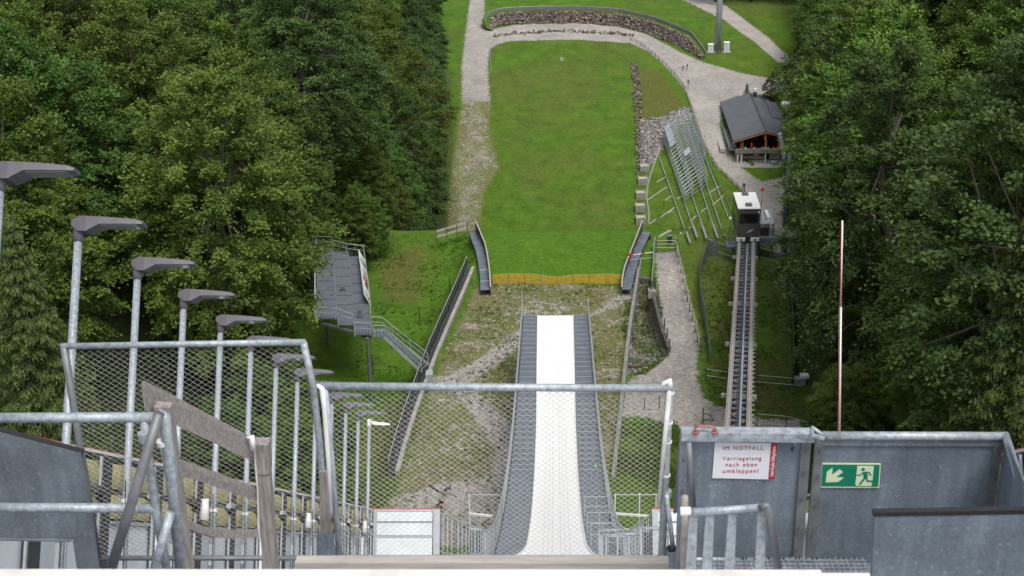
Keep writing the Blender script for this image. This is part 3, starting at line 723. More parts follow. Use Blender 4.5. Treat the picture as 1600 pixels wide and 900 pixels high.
# left foreground tube railing
Yr = 5.8
g = thing('tube_railing', 'thick galvanised two-rail tube railing with crossed braces at lower left', 'railing', PY(120, 890, Yr))
MB().tube(PY(-40,653,Yr), PY(240,652,Yr), .0255, 12).build('rail', M['galv'], g, True)
MB().tube(PY(-40,793,Yr), PY(243,794,Yr), .0245, 12).build('rail', M['galv'], g, True)
MB().path([PY(226,656,Yr), PY(228,688,Yr), PY(244,800,Yr), PY(262,900,Yr)], .023, 10).build('post', M['galv'], g, True)
MB().tube(PY(223,676,Yr-.03), PY(226,690,Yr-.03), .028, 10).build('coupler', M['galv'], g)
MB().tube(PY(249,646,Yr-.1), PY(170,900,Yr-.25), .0265, 12).build('brace', M['galvdark'], g, True)
MB().path([PY(248,648,Yr+.06), PY(257,650,Yr+.06), PY(267,740,Yr+.06), PY(284,900,Yr+.06)], .031, 12).build('post', M['galv'], g, True)
MB().tube(PY(254,688,Yr+.06), PY(255,694,Yr+.06), .0335, 12).build('coupler', M['white'], g)
MB().tube(PY(267,800,Yr-.02), PY(238,900,Yr-.1), .024, 12).build('brace', M['galv'], g, True)
# weathered wooden railing
g = thing('wooden_railing', 'weathered grey plank railing running down from the tube railing to a stout post', 'railing', PY(330, 890, 7.0))
def plank(pts, Ya, Yb, t, name):   # quad in the picture order tl tr br bl, receding from Ya to Yb
    tl, tr, br, bl = pts
    q = [PY(*bl, Ya), PY(*br, Yb), PY(*br, Yb+t), PY(*bl, Ya+t), PY(*tl, Ya), PY(*tr, Yb), PY(*tr, Yb+t), PY(*tl, Ya+t)]
    q[2] = q[1]+np.array([0,t,0]); q[3] = q[0]+np.array([0,t,0]); q[6] = q[5]+np.array([0,t,0]); q[7] = q[4]+np.array([0,t,0])
    return MB().hexa(q).build(name, M['woodv'] if name.startswith('post') else M['wood'], g)
plank([(220,601),(393,690),(397,722),(226,641)], 6.2, 7.6, .05, 'rail_plank')
plank([(272,724),(400,770),(400,783),(272,738)], 6.4, 7.6, .06, 'rail_plank')
pts3 = [(282,812),(300,818),(335,828),(370,829),(406,828)]
for i in range(4):
    (x0,y0),(x1,y1) = pts3[i:i+2]
    Ya, Yb = 6.5+.28*i, 6.5+.28*(i+1)
    if i == 0: bb = MB()
    p, q = PY(x0,y0+6,Ya), PY(x1,y1+6,Yb); bb.beam(p, q, .05, .047)
bb.build('rail_plank', M['wood'], g)
plank([(240,636),(266,637),(300,900),(282,900)], 6.25, 6.25, .06, 'post')
plank([(396,697),(417,697),(433,900),(412,900)], 7.6, 7.6, .09, 'post')
plank([(395,696),(419,696),(421,741),(400,742)], 7.59, 7.59, .10, 'post_head')
MB().path([PY(386,684,7.5), PY(393,682,7.5), PY(395,702,7.5)], [.012,.02,.022], 7).build('cap', M['white'], g, True)
MB().path([PY(397,702,7.55), PY(402,760,7.55), PY(405,840,7.55)], .006, 5).build('cable', M['whitedirty'], g)
# left sheet metal box side
g = thing('sheet_metal_guard', 'sloping galvanised sheet metal guard with black rubber top edge at lower left', 'guard', PY(60, 880, 6.3))
pl = [(-60,660),(127,708),(153,895),(121,895),(113,841),(-60,838)]
MB().poly([PY(a, b, 6.3) for a, b in pl], (0,1,0), .04).build('sheet', M['sheet_l'], g)
MB().beam(PY(-60,658,6.32), PY(130,707,6.32), .035, .026).build('edge_seal', M['black'], g)
MB().beam(PY(-60,838,6.31), PY(113,841,6.31), .06, .008).build('fold', M['sheet_l'], g)
# start beam of timber and pale ledge at the bottom of the view
def boxpx(x0, x1, yb, yt0, yt1, Ya, mat_, parent, name):
    # front face between py yt1 (top) and yb (bottom) on plane Ya; top face runs back until py yt0
    a, b = PY(x0, yt1, Ya), PY(x1, yt1, Ya); z = (a[2]+b[2])/2; back = PZ((x0+x1)/2, yt0, z)[1]; zb = PY((x0+x1)/2, yb, Ya)[2]
    return MB().hexa([(a[0],Ya,zb),(b[0],Ya,zb),(b[0],back,zb),(a[0],back,zb),(a[0],Ya,z),(b[0],Ya,z),(b[0],back,z),(a[0],back,z)]).build(name, mat_, parent)
o = boxpx(461, 1045, 893, 868, 880, 6.9, M['woodlight'], None, 'start_beam'); tag(o, 'pale weathered timber start beam lying below the centre mesh gate', 'beam')
g = thing('ledge', 'white painted ledge along the very bottom of the view, chipped and blurred', 'ledge', PY(700, 900, 2.6))
boxpx(-60, 1290, 990, 889.5, 915, 2.5, M['whitedirty'], g, 'ledge_top'); boxpx(1290, 1366, 990, 895, 918, 2.5, M['whitedirty'], g, 'ledge_end')
# right: steel gate panels
Yp = 6.4
def rectpx(pts, Y, t, m, parent, name): return MB().poly([PY(a, b, Y) for a, b in pts], (0,1,0), t).build(name, m, parent)
ga = thing('steel_gate', 'grey galvanised sheet gate with emergency notice and rusty red handle on top', 'gate', PY(1160, 870, Yp))
rectpx([(1066,680),(1268,682),(1254,871),(1062,871)], Yp, .012, M['sheet'], ga, 'sheet')
MB().beam(PY(1064,678,Yp-.02), PY(1271,680,Yp-.02), .07, .052).build('top_rail', M['galv'], ga)
rectpx([(1063,686),(1074,686),(1070,895),(1056,895)], Yp-.03, .05, M['sheet_l'], ga, 'frame_post')
rectpx([(1253,687),(1268,687),(1254,871),(1239,871)], Yp-.025, .03, M['galvdark'], ga, 'frame_post')
MB().tube(PY(1076,692,Yp-.1), PY(1083,790,Yp-.1), .017, 10).build('grip_bar', M['galvdark'], ga, True)
MB().path([PY(1087,676,Yp-.05), PY(1087,668,Yp-.05), PY(1092,666,Yp-.05), PY(1113,666.5,Yp-.05), PY(1117,669,Yp-.05), PY(1117,677,Yp-.05)], .0085, 8).build('handle', M['copper'], ga, True)
for px in (1086.5, 1117): MB().tube(PY(px,677,Yp-.05), PY(px,674,Yp-.05), .019, 10).build('handle_foot', M['copper'], ga)
MB().tube(PY(1238,702,Yp-.02), PY(1238,702,Yp+.001), .009, 10).build('bolt', M['dark'], ga, True)
MB().path([PY(1269,668,Yp-.12), PY(1268,680,Yp-.12), PY(1288,686,Yp-.14)], [.012,.02,.014], 6).build('latch', M['galv'], ga, True)
MB().tube(PY(1268,667,Yp-.12), PY(1292,684,Yp-.12), .010, 8).build('latch_arm', M['galv'], ga, True)
for px, py in ((1259,705),(1256,740),(1252,780),(1248,825),(1245,858),(1068,720),(1065,770),(1063,830)): MB().tube(PY(px,py,Yp-.045), PY(px,py,Yp-.02), .006, 8).build('rivet', M['dark'], ga)
sg = thing('notice_sign', 'white notice with red lettering IM NOTFALL Verriegelung nach oben umklappen and red edge strip', 'sign', PY(1162, 720, Yp-.01))
rectpx([(1117,691),(1214.7,692.7),(1210,749.3),(1113,747)], Yp-.012, .006, M['signwhite'], sg, 'plate')
rectpx([(1205,692.4),(1214.7,692.6),(1210,749.2),(1200.5,749)], Yp-.014, .0025, M['redprint'], sg, 'edge_strip')
def put_text(s, px, py, Y, wpx, m, parent, hpx=None, spacing=1.0):
    me = text_mesh(s, 1.0, spacing); xs = [v.co.x for v in me.vertices]; w0 = max(xs)-min(xs)
    c = PY(px, py, Y); d = c[1]*CF[1]+(c[2]-CZ)*CF[2]; k = wpx/FPX*d/w0
    me.transform(Matrix.Diagonal((k, k*1.08, 1, 1))); me.materials.clear(); me.materials.append(m)
    o = link('lettering', me, parent, tuple(np.array(c)-np.array(parent['_b'])), (R(90), 0, 0)); return o, k
put_text('IM NOTFALL', 1161, 700.5, Yp-.0145, 62, M['redprint'], sg, spacing=1.28)
put_text('Verriegelung', 1159.5, 716.5, Yp-.0145, 60, M['redprint'], sg, spacing=1.28)
put_text('nach oben', 1158.5, 726.2, Yp-.0145, 48, M['redprint'], sg, spacing=1.28)
put_text('umklappen!', 1157.5, 736, Yp-.0145, 55, M['redprint'], sg, spacing=1.28)
me = text_mesh('Heini-Klopfer-Skiflugschanze', 1.0); xs = [v.co.x for v in me.vertices]; k = .195/(max(xs)-min(xs)); me.transform(Matrix.Diagonal((k, k*1.7, 1, 1))); me.materials.clear(); me.materials.append(M['signwhite'])
o = link('lettering', me, sg, tuple(PY(1207.8, 721, Yp-.0165)-np.array(sg['_b'])), (R(90), R(-90), 0))
# exit sign
es = thing('exit_sign', 'green emergency exit sign with arrow and running figure on the wide steel panel', 'sign', PY(1329, 743, Yp))
rectpx([(1284,724),(1376.5,724.6),(1373.8,762.4),(1281,762)], Yp-.012, .006, M['cream'], es, 'plate')
rectpx([(1285.6,726),(1374.6,726.6),(1372.2,760.4),(1283,760)], Yp-.014, .0025, M['green'], es, 'field')
def ez(x, y): return (1270+x/13.333, 715+y/13.333)
def epoly(pts, name, m, Y=Yp-.0165): return rectpx([ez(*p) for p in pts], Y, .0025, m, es, name)
epoly([(295,300),(415,215),(400,365),(560,245),(628,305),(480,415),(645,420),(530,508),(268,518)], 'arrow', M['cream'])
epoly([(930,178),(1272,182),(1245,470),(1225,590),(915,592),(885,560)], 'doorway', M['cream'])
fb = MB()
def fline(pts, w_):
    for a, b in zip(pts[:-1], pts[1:]): fb.beam(PY(*ez(*a), Yp-.018), PY(*ez(*b), Yp-.018), .003, w_/13.333/FPX*7.5, (0,0,1) if abs(a[0]-b[0]) > abs(a[1]-b[1])*.3 else (1,0,0))
q = [ez(1050+38*math.cos(t), 250+30*math.sin(t)) for t in np.linspace(0, 2*math.pi, 13)[:-1]]
fb.poly([PY(*p, Yp-.019) for p in q], (0,1,0), .003)
fb.poly([PY(*ez(*p), Yp-.019) for p in [(1030,310),(1120,295),(1145,360),(1140,440),(1065,440),(1050,350)]], (0,1,0), .003)
fline([(915,365),(985,365),(1045,315)], 22); fline([(1110,305),(1170,305),(1215,370)], 22)
fline([(1090,420),(975,560)], 38); fline([(1120,430),(1140,490),(1262,490)], 32)
fb.poly([PY(*ez(*p), Yp-.019) for p in [(1235,520),(1290,520),(1330,540),(1330,598),(1260,596),(1236,570)]], (0,1,0), .003)
fb.build('running_figure', M['green'], es)
# wide panel with the return wall
gb = thing('steel_side_panel', 'wide grey galvanised sheet panel with tube top, right of the notice gate', 'panel', PY(1420, 870, Yp))
rectpx([(1274,690),(1566,690),(1540,895),(1259,871)], Yp, .012, M['sheet'], gb, 'sheet')
MB().tube(PY(1284,681,Yp-.01), PY(1573,682,Yp-.01), .0245, 12).build('top_tube', M['galv'], gb, True)
MB().beam(PY(1276,690,Yp-.012), PY(1568,691,Yp-.012), .01, .045, (0,0,1)).build('top_flange', M['sheet_l'], gb)
rectpx([(1274,694),(1287,694),(1274,872),(1259,872)], Yp-.02, .03, M['galvdark'], gb, 'frame_post')
rectpx([(1555,690),(1568,690),(1542,880),(1531,880)], Yp-.02, .03, M['galvdark'], gb, 'frame_post')
for px, py in ((1281,705),(1278,745),(1274,790),(1270,835),(1561,710),(1556,750)): MB().tube(PY(px,py,Yp-.035), PY(px,py,Yp-.01), .006, 8).build('rivet', M['dark'], gb)
a, b, c, d = PY(1570,682,Yp), PY(1640,850,4.6), PY(1640,1000,4.6), PY(1540,895,Yp)
MB().add([a, b, c, d, a+[.012,0,0], b+[.012,0,0], c+[.012,0,0], d+[.012,0,0]], [(0,1,2,3),(7,6,5,4),(0,4,5,1),(3,2,6,7)]).build('return_sheet', M['sheet'], gb)
MB().tube(PY(1571,680,Yp), PY(1606,792,5.6), .0225, 10).build('return_tube', M['galv'], gb, True)
# walkway grating at the foot of the panels
gr = thing('walkway_grating', 'open steel walkway grating at the foot of the grey panels', 'grating', PY(1220, 888, 5.9))
z = PY(1200, 870, Yp-.03)[2]; x0, x1 = PY(1072, 880, 6.1)[0], PY(1372, 880, 6.1)[0]
bb = MB(); 
for yy in np.arange(5.55, Yp-.03, .033): bb.box(((x0+x1)/2, yy, z-.015), (x1-x0, .004, .03))
for xx in np.arange(x0, x1, .030): bb.box((xx, (5.55+Yp-.03)/2, z-.006), (.003, Yp-.03-5.55, .01))
bb.build('bars', M['galv'], gr, kind='stuff')
MB().box(((x0+x1)/2, 5.95, z-.35), (x1-x0, 1.0, .02)).build('tray', M['dark'], gr)
# low grab frame in front
Yf = 5.0
g = thing('grab_frame', 'low barred steel grab frame in front of the gate with the notice', 'frame', PY(1140, 890, Yf))
MB().tube(PY(1076,801,Yf), PY(1190,793,Yf), .018, 10).build('top_tube', M['galv'], g, True)
MB().path([PY(1189,792,Yf-.02), PY(1197,789,Yf-.02), PY(1203,810,Yf-.02), PY(1217,900,Yf-.02)], .0185, 10).build('corner_tube', M['galvdark'], g, True)
for xa, xb in ((1083,1078),(1109,1103),(1144,1138),(1190,1186)):
    MB().poly([PY(xa-6,803,Yf), PY(xa+7,802,Yf), PY(xb+9,900,Yf), PY(xb-7,900,Yf)], (0,1,0), .012).build('bar', M['galv'], g)
MB().tube(PY(1063,799,Yf), PY(1079,799,Yf), .020, 10).build('fitting', M['white'], g)
MB().path([PY(1070,775,Yf+.1), PY(1069,900,Yf+.1)], [.014,.022], 8).build('post', M['woodlight'], g, True)
# lower right sheet with rubber edge
g = thing('sheet_metal_screen', 'plain grey sheet metal screen with thick black rubber edge in the lower right corner', 'screen', PY(1480, 890, 4.6))
rectpx([(1367,802),(1660,797),(1660,990),(1358,990)], 4.6, .03, M['sheet'], g, 'sheet')
MB().beam(PY(1364,801,4.61), PY(1660,796,4.61), .028, .020).build('edge_seal', M['black'], g)
# thin white pole
g = thing('marker_pole', 'thin tall white pole with red stripe rising behind the steel gate', 'pole', PY(1311, 700, 8.4))
m1 = PY(1313.3, 480, 8.4)
MB().tube(PY(1311,705,8.4), m1, .0095, 8).build('lower_section', M['white'], g, True)
MB().tube(m1, PY(1316,345,8.4), .0068, 8).build('upper_section', M['white'], g, True)
MB().tube(PY(1310,705,8.39)+[-.0045,.0,0], PY(1315.4,346,8.39)+[-.0035,0,0], .0030, 4).build('red_stripe', M['red'], g)
o = MB().beam(PY(1064,690,13), PY(1056,800,11), .05, .02, (0,1,0)).build('flat_bar', M['tarp'], None); tag(o, 'dark slate grey strip standing left of the notice gate edge', 'strip')

# ------------------------------------------------------------------ side walls of the wide upper inrun
for sgn in (-1, 1):
    side = 'left' if sgn < 0 else 'right'
    wl = thing('side_wall', f'{side} side wall of the upper inrun with straw matting, white boards and red top edge', 'wall', S(sgn*6.05, 26, 0))
    X = sgn*6.05; s0, s1, st = 7.0, 45.3, 2.44
    MB().beam(S(X+sgn*.06, s0, 1.24), S(X+sgn*.06, s1, 1.24), .16, .04, tuple(NV)).build('top_cap', M['white'], wl)
    MB().beam(S(X+sgn*.10, s0, 1.275), S(X+sgn*.10, s1, 1.275), .06, .03, tuple(NV)).build('red_edge', M['red'], wl)
    MB().beam(S(X, s0, .33), S(X, s1, .33), .09, .05, tuple(NV)).build('mid_rail', M['galvfar'], wl)
    MB().beam(S(X-sgn*.02, s0, .74), S(X-sgn*.02, s1, .74), .05, .035, tuple(NV)).build('pipe', M['galvdark'], wl)
    s = s1-.2
    k = 0
    while s > s0:
        MB().beam(S(X-sgn*.04, s, -1.45), S(X-sgn*.04, s, 1.2), .36, .10, (1,0,0)).build('column', M['dark'], wl)
        MB().beam(S(X-sgn*.07, s-.22, -1.45), S(X-sgn*.07, s-.22, 1.18), .05, .03, (1,0,0)).build('angle_bar', M['galvfar'], wl)
        MB().path([S(X-sgn*.02, s-.1, .95), S(X-sgn*.10, s-.2, .85), S(X-sgn*.08, s-.25, .6), S(X, s-.1, .45)], .035, 5).build('hose', M['black'], wl)
        MB().tube(S(X-sgn*.12, s-.20, .74), S(X-sgn*.12, s-.55, .74), .05, 8).build('coupling', M['dark'] if k % 2 else M['galvfar'], wl)
        if k % 4 == 1: MB().path([S(X-sgn*.16, s+.0, .80), S(X-sgn*.16, s+.0, .45)], [.07,.09], 8).build('junction_box', M['white'], wl, True)
        if k % 3 == 1: MB().beam(S(X-sgn*.12, s-.1, .3), S(X-sgn*.12, s-.1, -1.4), .05, .05, (1,0,0)).build('white_pipe', M['white'], wl)
        a, b = s-.14, s-st+.1
        for n0, n1 in ((.78, 1.12), (.38, .71)):
            bulge = MB()
            pts = []
            for q in np.linspace(0, 1, 5):
                off = .07*math.sin(math.pi*q)+.015*random.uniform(-1, 1)
                sg_ = a+(b-a)*q
                pts.append((S(X-sgn*off*.6, sg_, n0), S(X-sgn*(off+.05), sg_, (n0+n1)/2), S(X-sgn*off*.6, sg_, n1)))
            vv = [p for t in pts for p in t]; ff = []
            for i in range(4):
                for j in range(2): ff.append((i*3+j, i*3+j+1, (i+1)*3+j+1, (i+1)*3+j))
            bulge.add(vv, ff).build('mat', M['straw'], wl, True)
        MB().hexa([S(X, a, -1.45), S(X, b, -1.45), S(X+sgn*.05, b, -1.45), S(X+sgn*.05, a, -1.45), S(X, a, .30), S(X, b, .30), S(X+sgn*.05, b, .30), S(X+sgn*.05, a, .30)]).build('board', M['panelwhite'], wl)
        MB().beam(S(X-sgn*.02, (a+b)/2, -1.45), S(X-sgn*.02, (a+b)/2, .3), .03, .03, (1,0,0)).build('batten', M['galvfar'], wl)
        MB().hexa([S(X+sgn*.1, a, .35), S(X+sgn*.1, b, .35), S(X+sgn*.12, b, .35), S(X+sgn*.12, a, .35), S(X+sgn*.1, a, 1.2), S(X+sgn*.1, b, 1.2), S(X+sgn*.12, b, 1.2), S(X+sgn*.12, a, 1.2)]).build('back_sheet', M['dark'], wl)
        s -= st; k += 1
    # transverse end of the wall where the inrun narrows
    xe = -3.8 if sgn < 0 else 3.1
    we = thing('end_wall', f'white boarded {side} end wall with red edge where the inrun narrows', 'wall', S((X+xe)/2, 45.3, 0))
    def tb(x0, x1, n0, n1, t, m, nm, ds=0):
        MB().hexa([S(x0, 45.4+ds, n0), S(x1, 45.4+ds, n0), S(x1, 45.4+ds+t, n0), S(x0, 45.4+ds+t, n0), S(x0, 45.4+ds, n1), S(x1, 45.4+ds, n1), S(x1, 45.4+ds+t, n1), S(x0, 45.4+ds+t, n1)]).build(nm, m, we)
    xa, xb = sorted((X, xe))
    for n0, n1 in ((.84, 1.15), (.40, .80), (-1.45, .33)): tb(xa+.12, xb-.25*(sgn < 0), n0, n1, .05, M['panelwhite'], 'board')
    tb(xa, xb, 1.16, 1.22, .12, M['galvfar'], 'top_rail', -.03); tb(xa, xb, 1.22, 1.26, .08, M['red'], 'red_edge', 0)
    tb(xa, xb, .335, .385, .1, M['galvfar'], 'mid_rail', -.04); tb(xa, xb, .805, .83, .1, M['galvdark'], 'mid_rail', -.03)
    for x in (xa, xb-.2): tb(x, x+.2, -1.45, 1.2, .15, M['galvfar'], 'post', -.08)
# hand hoops beside the right stairs and the small exit sign
for i, (s, x0, x1, tp) in enumerate(((19.5, 1.75, 2.25, .35), (22.5, 1.35, 1.8, .30), (26, 1.55, 2.1, .36), (30, 1.3, 1.8, .28), (34, 1.2, 1.75, .26), (38.5, 1.25, 1.9, .34), (43, 1.35, 2.1, .38), (48, 1.45, 2.3, .6))):
    g = thing('hand_hoop', ['nearest and largest','second','third','fourth','fifth','sixth','seventh','farthest and smallest'][i]+' of the galvanised tube hoops stepping down right of the white track', 'handrail', S(x0, s, -1.4), 'tube hoops right of the inrun')
    r_ = .028
    MB().tube(S(x0, s, -1.45), S(x0, s, tp), r_, 8).build('post', M['galv'], g, True); MB().tube(S(x1, s, -1.45), S(x1, s, tp), r_, 8).build('post', M['galv'], g, True)
    MB().tube(S(x0-.02, s, tp), S(x1+.02, s, tp), r_, 8).build('top_tube', M['galv'], g, True); MB().tube(S(x0, s, -.35), S(x1, s, -.35), r_*.8, 8).build('mid_tube', M['galv'], g, True)
    MB().tube(S(x1, s, tp-.05), S(x1+.1, s+1.5, tp-.3), r_*.8, 8).build('side_tube', M['galv'], g, True)
for i, u in enumerate((62.5, 65, 68.5, 73)):
    g = thing('stair_gate', ['lowest in view','second lowest','third','topmost'][i]+' thin tube gate across the right-hand stairs', 'gate', inr(u, 0, 2.1), 'thin tube gates on the right stairs')
    x0, x1 = whw(u)+.15, 2.7
    for x in (x0, (x0+x1)/2, x1): MB().tube(inr(u, 0, x), inr(u, 1.1, x), .02, 6).build('post', M['galvfar'], g)
    for h in (1.1, .6): MB().tube(inr(u, h, x0), inr(u, h, x1), .02, 6).build('rail', M['galvfar'], g)
g = thing('small_exit_sign', 'tiny green exit sign above the right stairs of the inrun', 'sign', inr(82, 1, 2.3))
c = inr(82, .9, 2.25); MB().box(c, (.36, .02, .18)).build('plate', M['green'], g); MB().box(c+[.06,-.012,0], (.14,.006,.13)).build('pictogram', M['cream'], g)
for x in (-.16, .16): MB().tube(c+[x,.02,-1], c+[x,.02,.09], .012, 5).build('post', M['galvfar'], g)

# ------------------------------------------------------------------ lamp posts
def lamp_geo():
    return None
HN = 3.98
def make_lamp(x, s, label, white=False):
    base = S(x, s, -1.45)
    t = thing('lamp_post', label, 'lamp post', base, 'lamp posts along the left side of the inrun')
    t.rotation_euler[0] = R(-(90-SL)+0)+R(90-2*0)-R(90) if False else 0
    top = S(x, s, HN-.05); wob = rt.uniform(-.02, .02)
    b = lambda p: p
    MB().tube(base, top, .058, 12, .05).build('pole', M['galv'] if not white else M['galv'], t, True)
    hm = M['white'] if white else M['lampgrey']
    ax, ay, az = XV, -TV, NV
    def q(a, b_, c): return top+ax*a+ay*b_+az*c
    MB().tube(q(0,0,-.22), q(0,0,.03), .068, 12).build('collar', hm, t, True)
    # wedge-shaped head: section points along x
    sec = [(-.07, .055, -.03, .09), (.02, .09, -.11, .12), (.13, .085, -.12, .15), (.30, .075, -.035, .16), (.55, .055, -.035, .155), (.75, .035, -.035, .14), (.82, .01, -.03, .11)]
    if white: sec = [(-.03,.06,-.02,.05), (.06,.03,-.09,.10), (.12,-.02,-.13,.16), (.3,-.05,-.15,.17), (.55,-.07,-.16,.15), (.66,-.10,-.14,.1)]
    vs, fs = [], []
    for i, (a, hi, lo, wd) in enumerate(sec):
        vs += [q(a, -wd, lo), q(a, wd, lo), q(a, wd, hi-.02), q(a, wd*.55, hi), q(a, -wd*.55, hi), q(a, -wd, hi-.02)]
    for i in range(len(sec)-1):
        for j in range(6): fs.append((i*6+j, i*6+(j+1) % 6, (i+1)*6+(j+1) % 6, (i+1)*6+j))
    fs += [tuple(range(6))[::-1], tuple((len(sec)-1)*6+j for j in range(6))]
    hd = MB().add(vs, fs).build('lamp_head', hm, t)
    if not white:
        lens = MB().hexa([q(.30,-.12,-.044), q(.74,-.11,-.044), q(.74,.11,-.044), q(.30,.12,-.044), q(.30,-.12,-.03), q(.74,-.11,-.03), q(.74,.11,-.03), q(.30,.12,-.03)])
        o = lens.build('lens', M['lens'], None); o.parent = hd; o['_b'] = (0,0,0); o.data.transform(Matrix.Translation([-c_ for c_ in base]))
    cl = S(x, s, .60); MB().tube(cl, cl+NV*.05, .066, 10).build('clamp', M['white'], t)
    MB().beam(S(x, s, .62), S(x-.15, s, .62), .05, .05).build('bracket', M['galvfar'], t)
    MB().path([S(x+.02, s-.055, -.9), S(x+.03, s-.065, .1), S(x+.0, s-.062, .9)], .008, 4).build('cable', M['black'], t)
    MB().hexa([S(x-.035, s-.062, -.3), S(x+.035, s-.062, -.3), S(x+.035, s-.05, -.3), S(x-.035, s-.05, -.3), S(x-.035, s-.062, .05), S(x+.035, s-.062, .05), S(x+.035, s-.05, .05), S(x-.035, s-.05, .05)]).build('service_door', M['galvfar'], t)
M['lens'] = mat('lamp_lens', (.38,.40,.42), .15, .1, .1, 30)
ordw = ['nearest', 'second nearest', 'third nearest', 'fourth nearest', 'fifth', 'sixth', 'seventh', 'eighth', 'ninth', 'tenth', 'eleventh', 'twelfth']
for i in range(13):
    s = 16.4+2.44*(i-1)
    if i < 12: make_lamp(-5.88, s, f'{ordw[i]} grey lamp post of the row along the left wall'+(', cut by the picture edge' if i == 0 else ''))
    else: make_lamp(-5.88, s, 'last lamp post of the left row, its head wrapped in white', True)
# ------------------------------------------------------------------ knoll furniture
ZK = 60.3
def pz(l, z=ZK): return [PZ(a, b, z) for a, b in l]
def resample(pts, step):
    pts = [np.array(p, float) for p in pts]; out = [pts[0]]; carry = 0
    d = [0]
    for a, b in zip(pts[:-1], pts[1:]): d.append(d[-1]+np.linalg.norm(b-a))
    n = max(1, int(round(d[-1]/step)))
    res = []
    for k in range(n+1):
        t = d[-1]*k/n; i = min(max(int(np.searchsorted(d, t))-1, 0), len(pts)-2); f = (t-d[i])/max(d[i+1]-d[i], 1e-9); res.append(pts[i]*(1-f)+pts[i+1]*f)
    return res
def gnd(p, dz=0): return on(p[0], p[1], dz)
# curved kerb railings that bound the gravelled knoll
def kerb_rail(name, label, pts, step, side, hgt=1.1, closed=True, kerbw=.34):
    t = thing(name, label, 'railing', gnd(pts[len(pts)//2]))
    fine = resample(pts, 1.2); nrm = []
    for i in range(len(fine)):
        d = fine[min(i+1, len(fine)-1)]-fine[max(i-1, 0)]; d = d/np.linalg.norm(d); nrm.append(np.array([d[1], -d[0], 0]))
    z = ZK+.12
    A = [np.array([p[0], p[1], z]) for p in fine]; B = [a+n*kerbw*side for a, n in zip(A, nrm)]
    MB().ribbon(A, B, 2.9 if closed else 1.2).build('kerb', M['concrete'], t)
    C = [b+n*.45*side for b, n in zip(B, nrm)]
    if closed: MB().ribbon([b-[0,0,.25] for b in B], [c-[0,0,.25] for c in C], .1).build('walkway_strip', M['dark'], t)
    T = C if closed else B
    MB().path([p+[0,0,hgt] for p in T], .035, 6).build('handrail', M['galvfar'], t)
    MB().path([p+[0,0,hgt*.5] for p in T], .02, 5).build('rail', M['galvdark'], t)
    for p in resample(T, step): MB().beam(p-[0,0,.6], p+[0,0,hgt], .06, .06, (0,1,0)).build('post', M['galvdark'], t)
    if closed: MB().ribbon([p+[0,0,hgt-.12] for p in T], [p+[0,0,.02] for p in T]).build('infill_mesh', M['infill'], t)
    return T
M['infill'] = mat('dark_infill', (.035,.037,.042), .7, .1, .5, 5)
Lpts = [PZ(a, b, ZK) for a, b in LB[1:]]
LT_ = kerb_rail('kerb_railing', 'long curved concrete kerb with dark railing left of the gravelled knoll', Lpts, 1.5, 1 if False else 1)
RB = [(996,418),(990,455),(983,500),(977,545),(971,600),(965,655),(960,700),(955,745)]
RT_ = kerb_rail('kerb_railing', 'long curved pale kerb with thin railing right of the gravelled knoll', [PZ(a, b, ZK) for a, b in RB][::-1], 1.6, -1 if False else 1, 1.0, False)
# curved grating walkways over the knoll edge with side boards
def walkway(label, outer, inner, top, sgn):
    t = thing('curved_walkway', label, 'walkway', PZ(*outer[len(outer)//2], ZK))
    A = resample(pz(outer, 60.75), 1.15); B = resample(pz(inner, 60.75), 1.15); n = min(len(A), len(B))
    A = [A[int(round(i*(len(A)-1)/(n-1)))] for i in range(n)]; B = [B[int(round(i*(len(B)-1)/(n-1)))] for i in range(n)]
    for i in range(n-1):
        g_ = .03; a0, a1, b0, b1 = A[i], A[i]*g_+A[i+1]*(1-g_), B[i], B[i]*g_+B[i+1]*(1-g_)
        MB().ribbon([a0, a1], [b0, b1], .08).build('grating_panel', M['gratew'], t)
    MB().path([a+[0,0,-.1] for a in A], .06, 5).build('edge_beam', M['dark'], t)
    # side board stands on the inner edge
    T = resample(B, 1.2)
    hh = [(.25 if i == 0 else .85 if i < len(T)-4 else .85+.35*(i-len(T)+4)/3) for i in range(len(T))]
    for i in range(len(T)-1):
        a, b = T[i], T[i+1]; d = (b-a)/np.linalg.norm(b-a); nn = np.array([d[1], -d[0], 0])*.06*sgn
        MB().hexa([a-[0,0,.7], b-[0,0,.7], b+nn-[0,0,.7], a+nn-[0,0,.7], a+[0,0,hh[i]], b+[0,0,hh[i+1]], b+nn+[0,0,hh[i+1]], a+nn+[0,0,hh[i]]]).build('side_board', M['boardgrey'], t)
    d = np.array([1,0,0])*.07*sgn
    MB().ribbon([a+[0,0,h+.05]-d*.3 for a, h in zip(T, hh)], [a+[0,0,h+.05]+d*1.5 for a, h in zip(T, hh)], .06).build('cap_rail', M['woodlight'], t)
    a, b = T[-1], A[-1]; MB().hexa([a-[0,0,1], b-[0,0,1], b+[0,.1,-1], a+[0,.1,-1], a-[0,0,.05], b-[0,0,.05], b+[0,.1,-.05], a+[0,.1,-.05]]).build('end_plate', M['dark'], t)
    return t, A, B
M['gratew'] = mat('walkway_grating', (.17,.20,.235), .5, .3, .2, 1.5); M['boardgrey'] = mat('side_board_grey', (.10,.105,.115), .7, .1, .2, 1)
wl_, A, B = walkway('curved grey grating walkway with side board at the left end of the yellow net', [(751,453),(750,430),(747,408),(743,390),(737,375),(733,363)], [(766,452),(764,430),(761,408),(757,390),(750,375),(743,362)], None, 1)
MB().tube(A[3]+[0,0,.5], B[3]+[0,0,.5], .02, 5).build('rail', M['white'], wl_); MB().tube(A[1]+[0,0,.4], B[1]+[0,0,.4], .02, 5).build('rail', M['galvfar'], wl_)
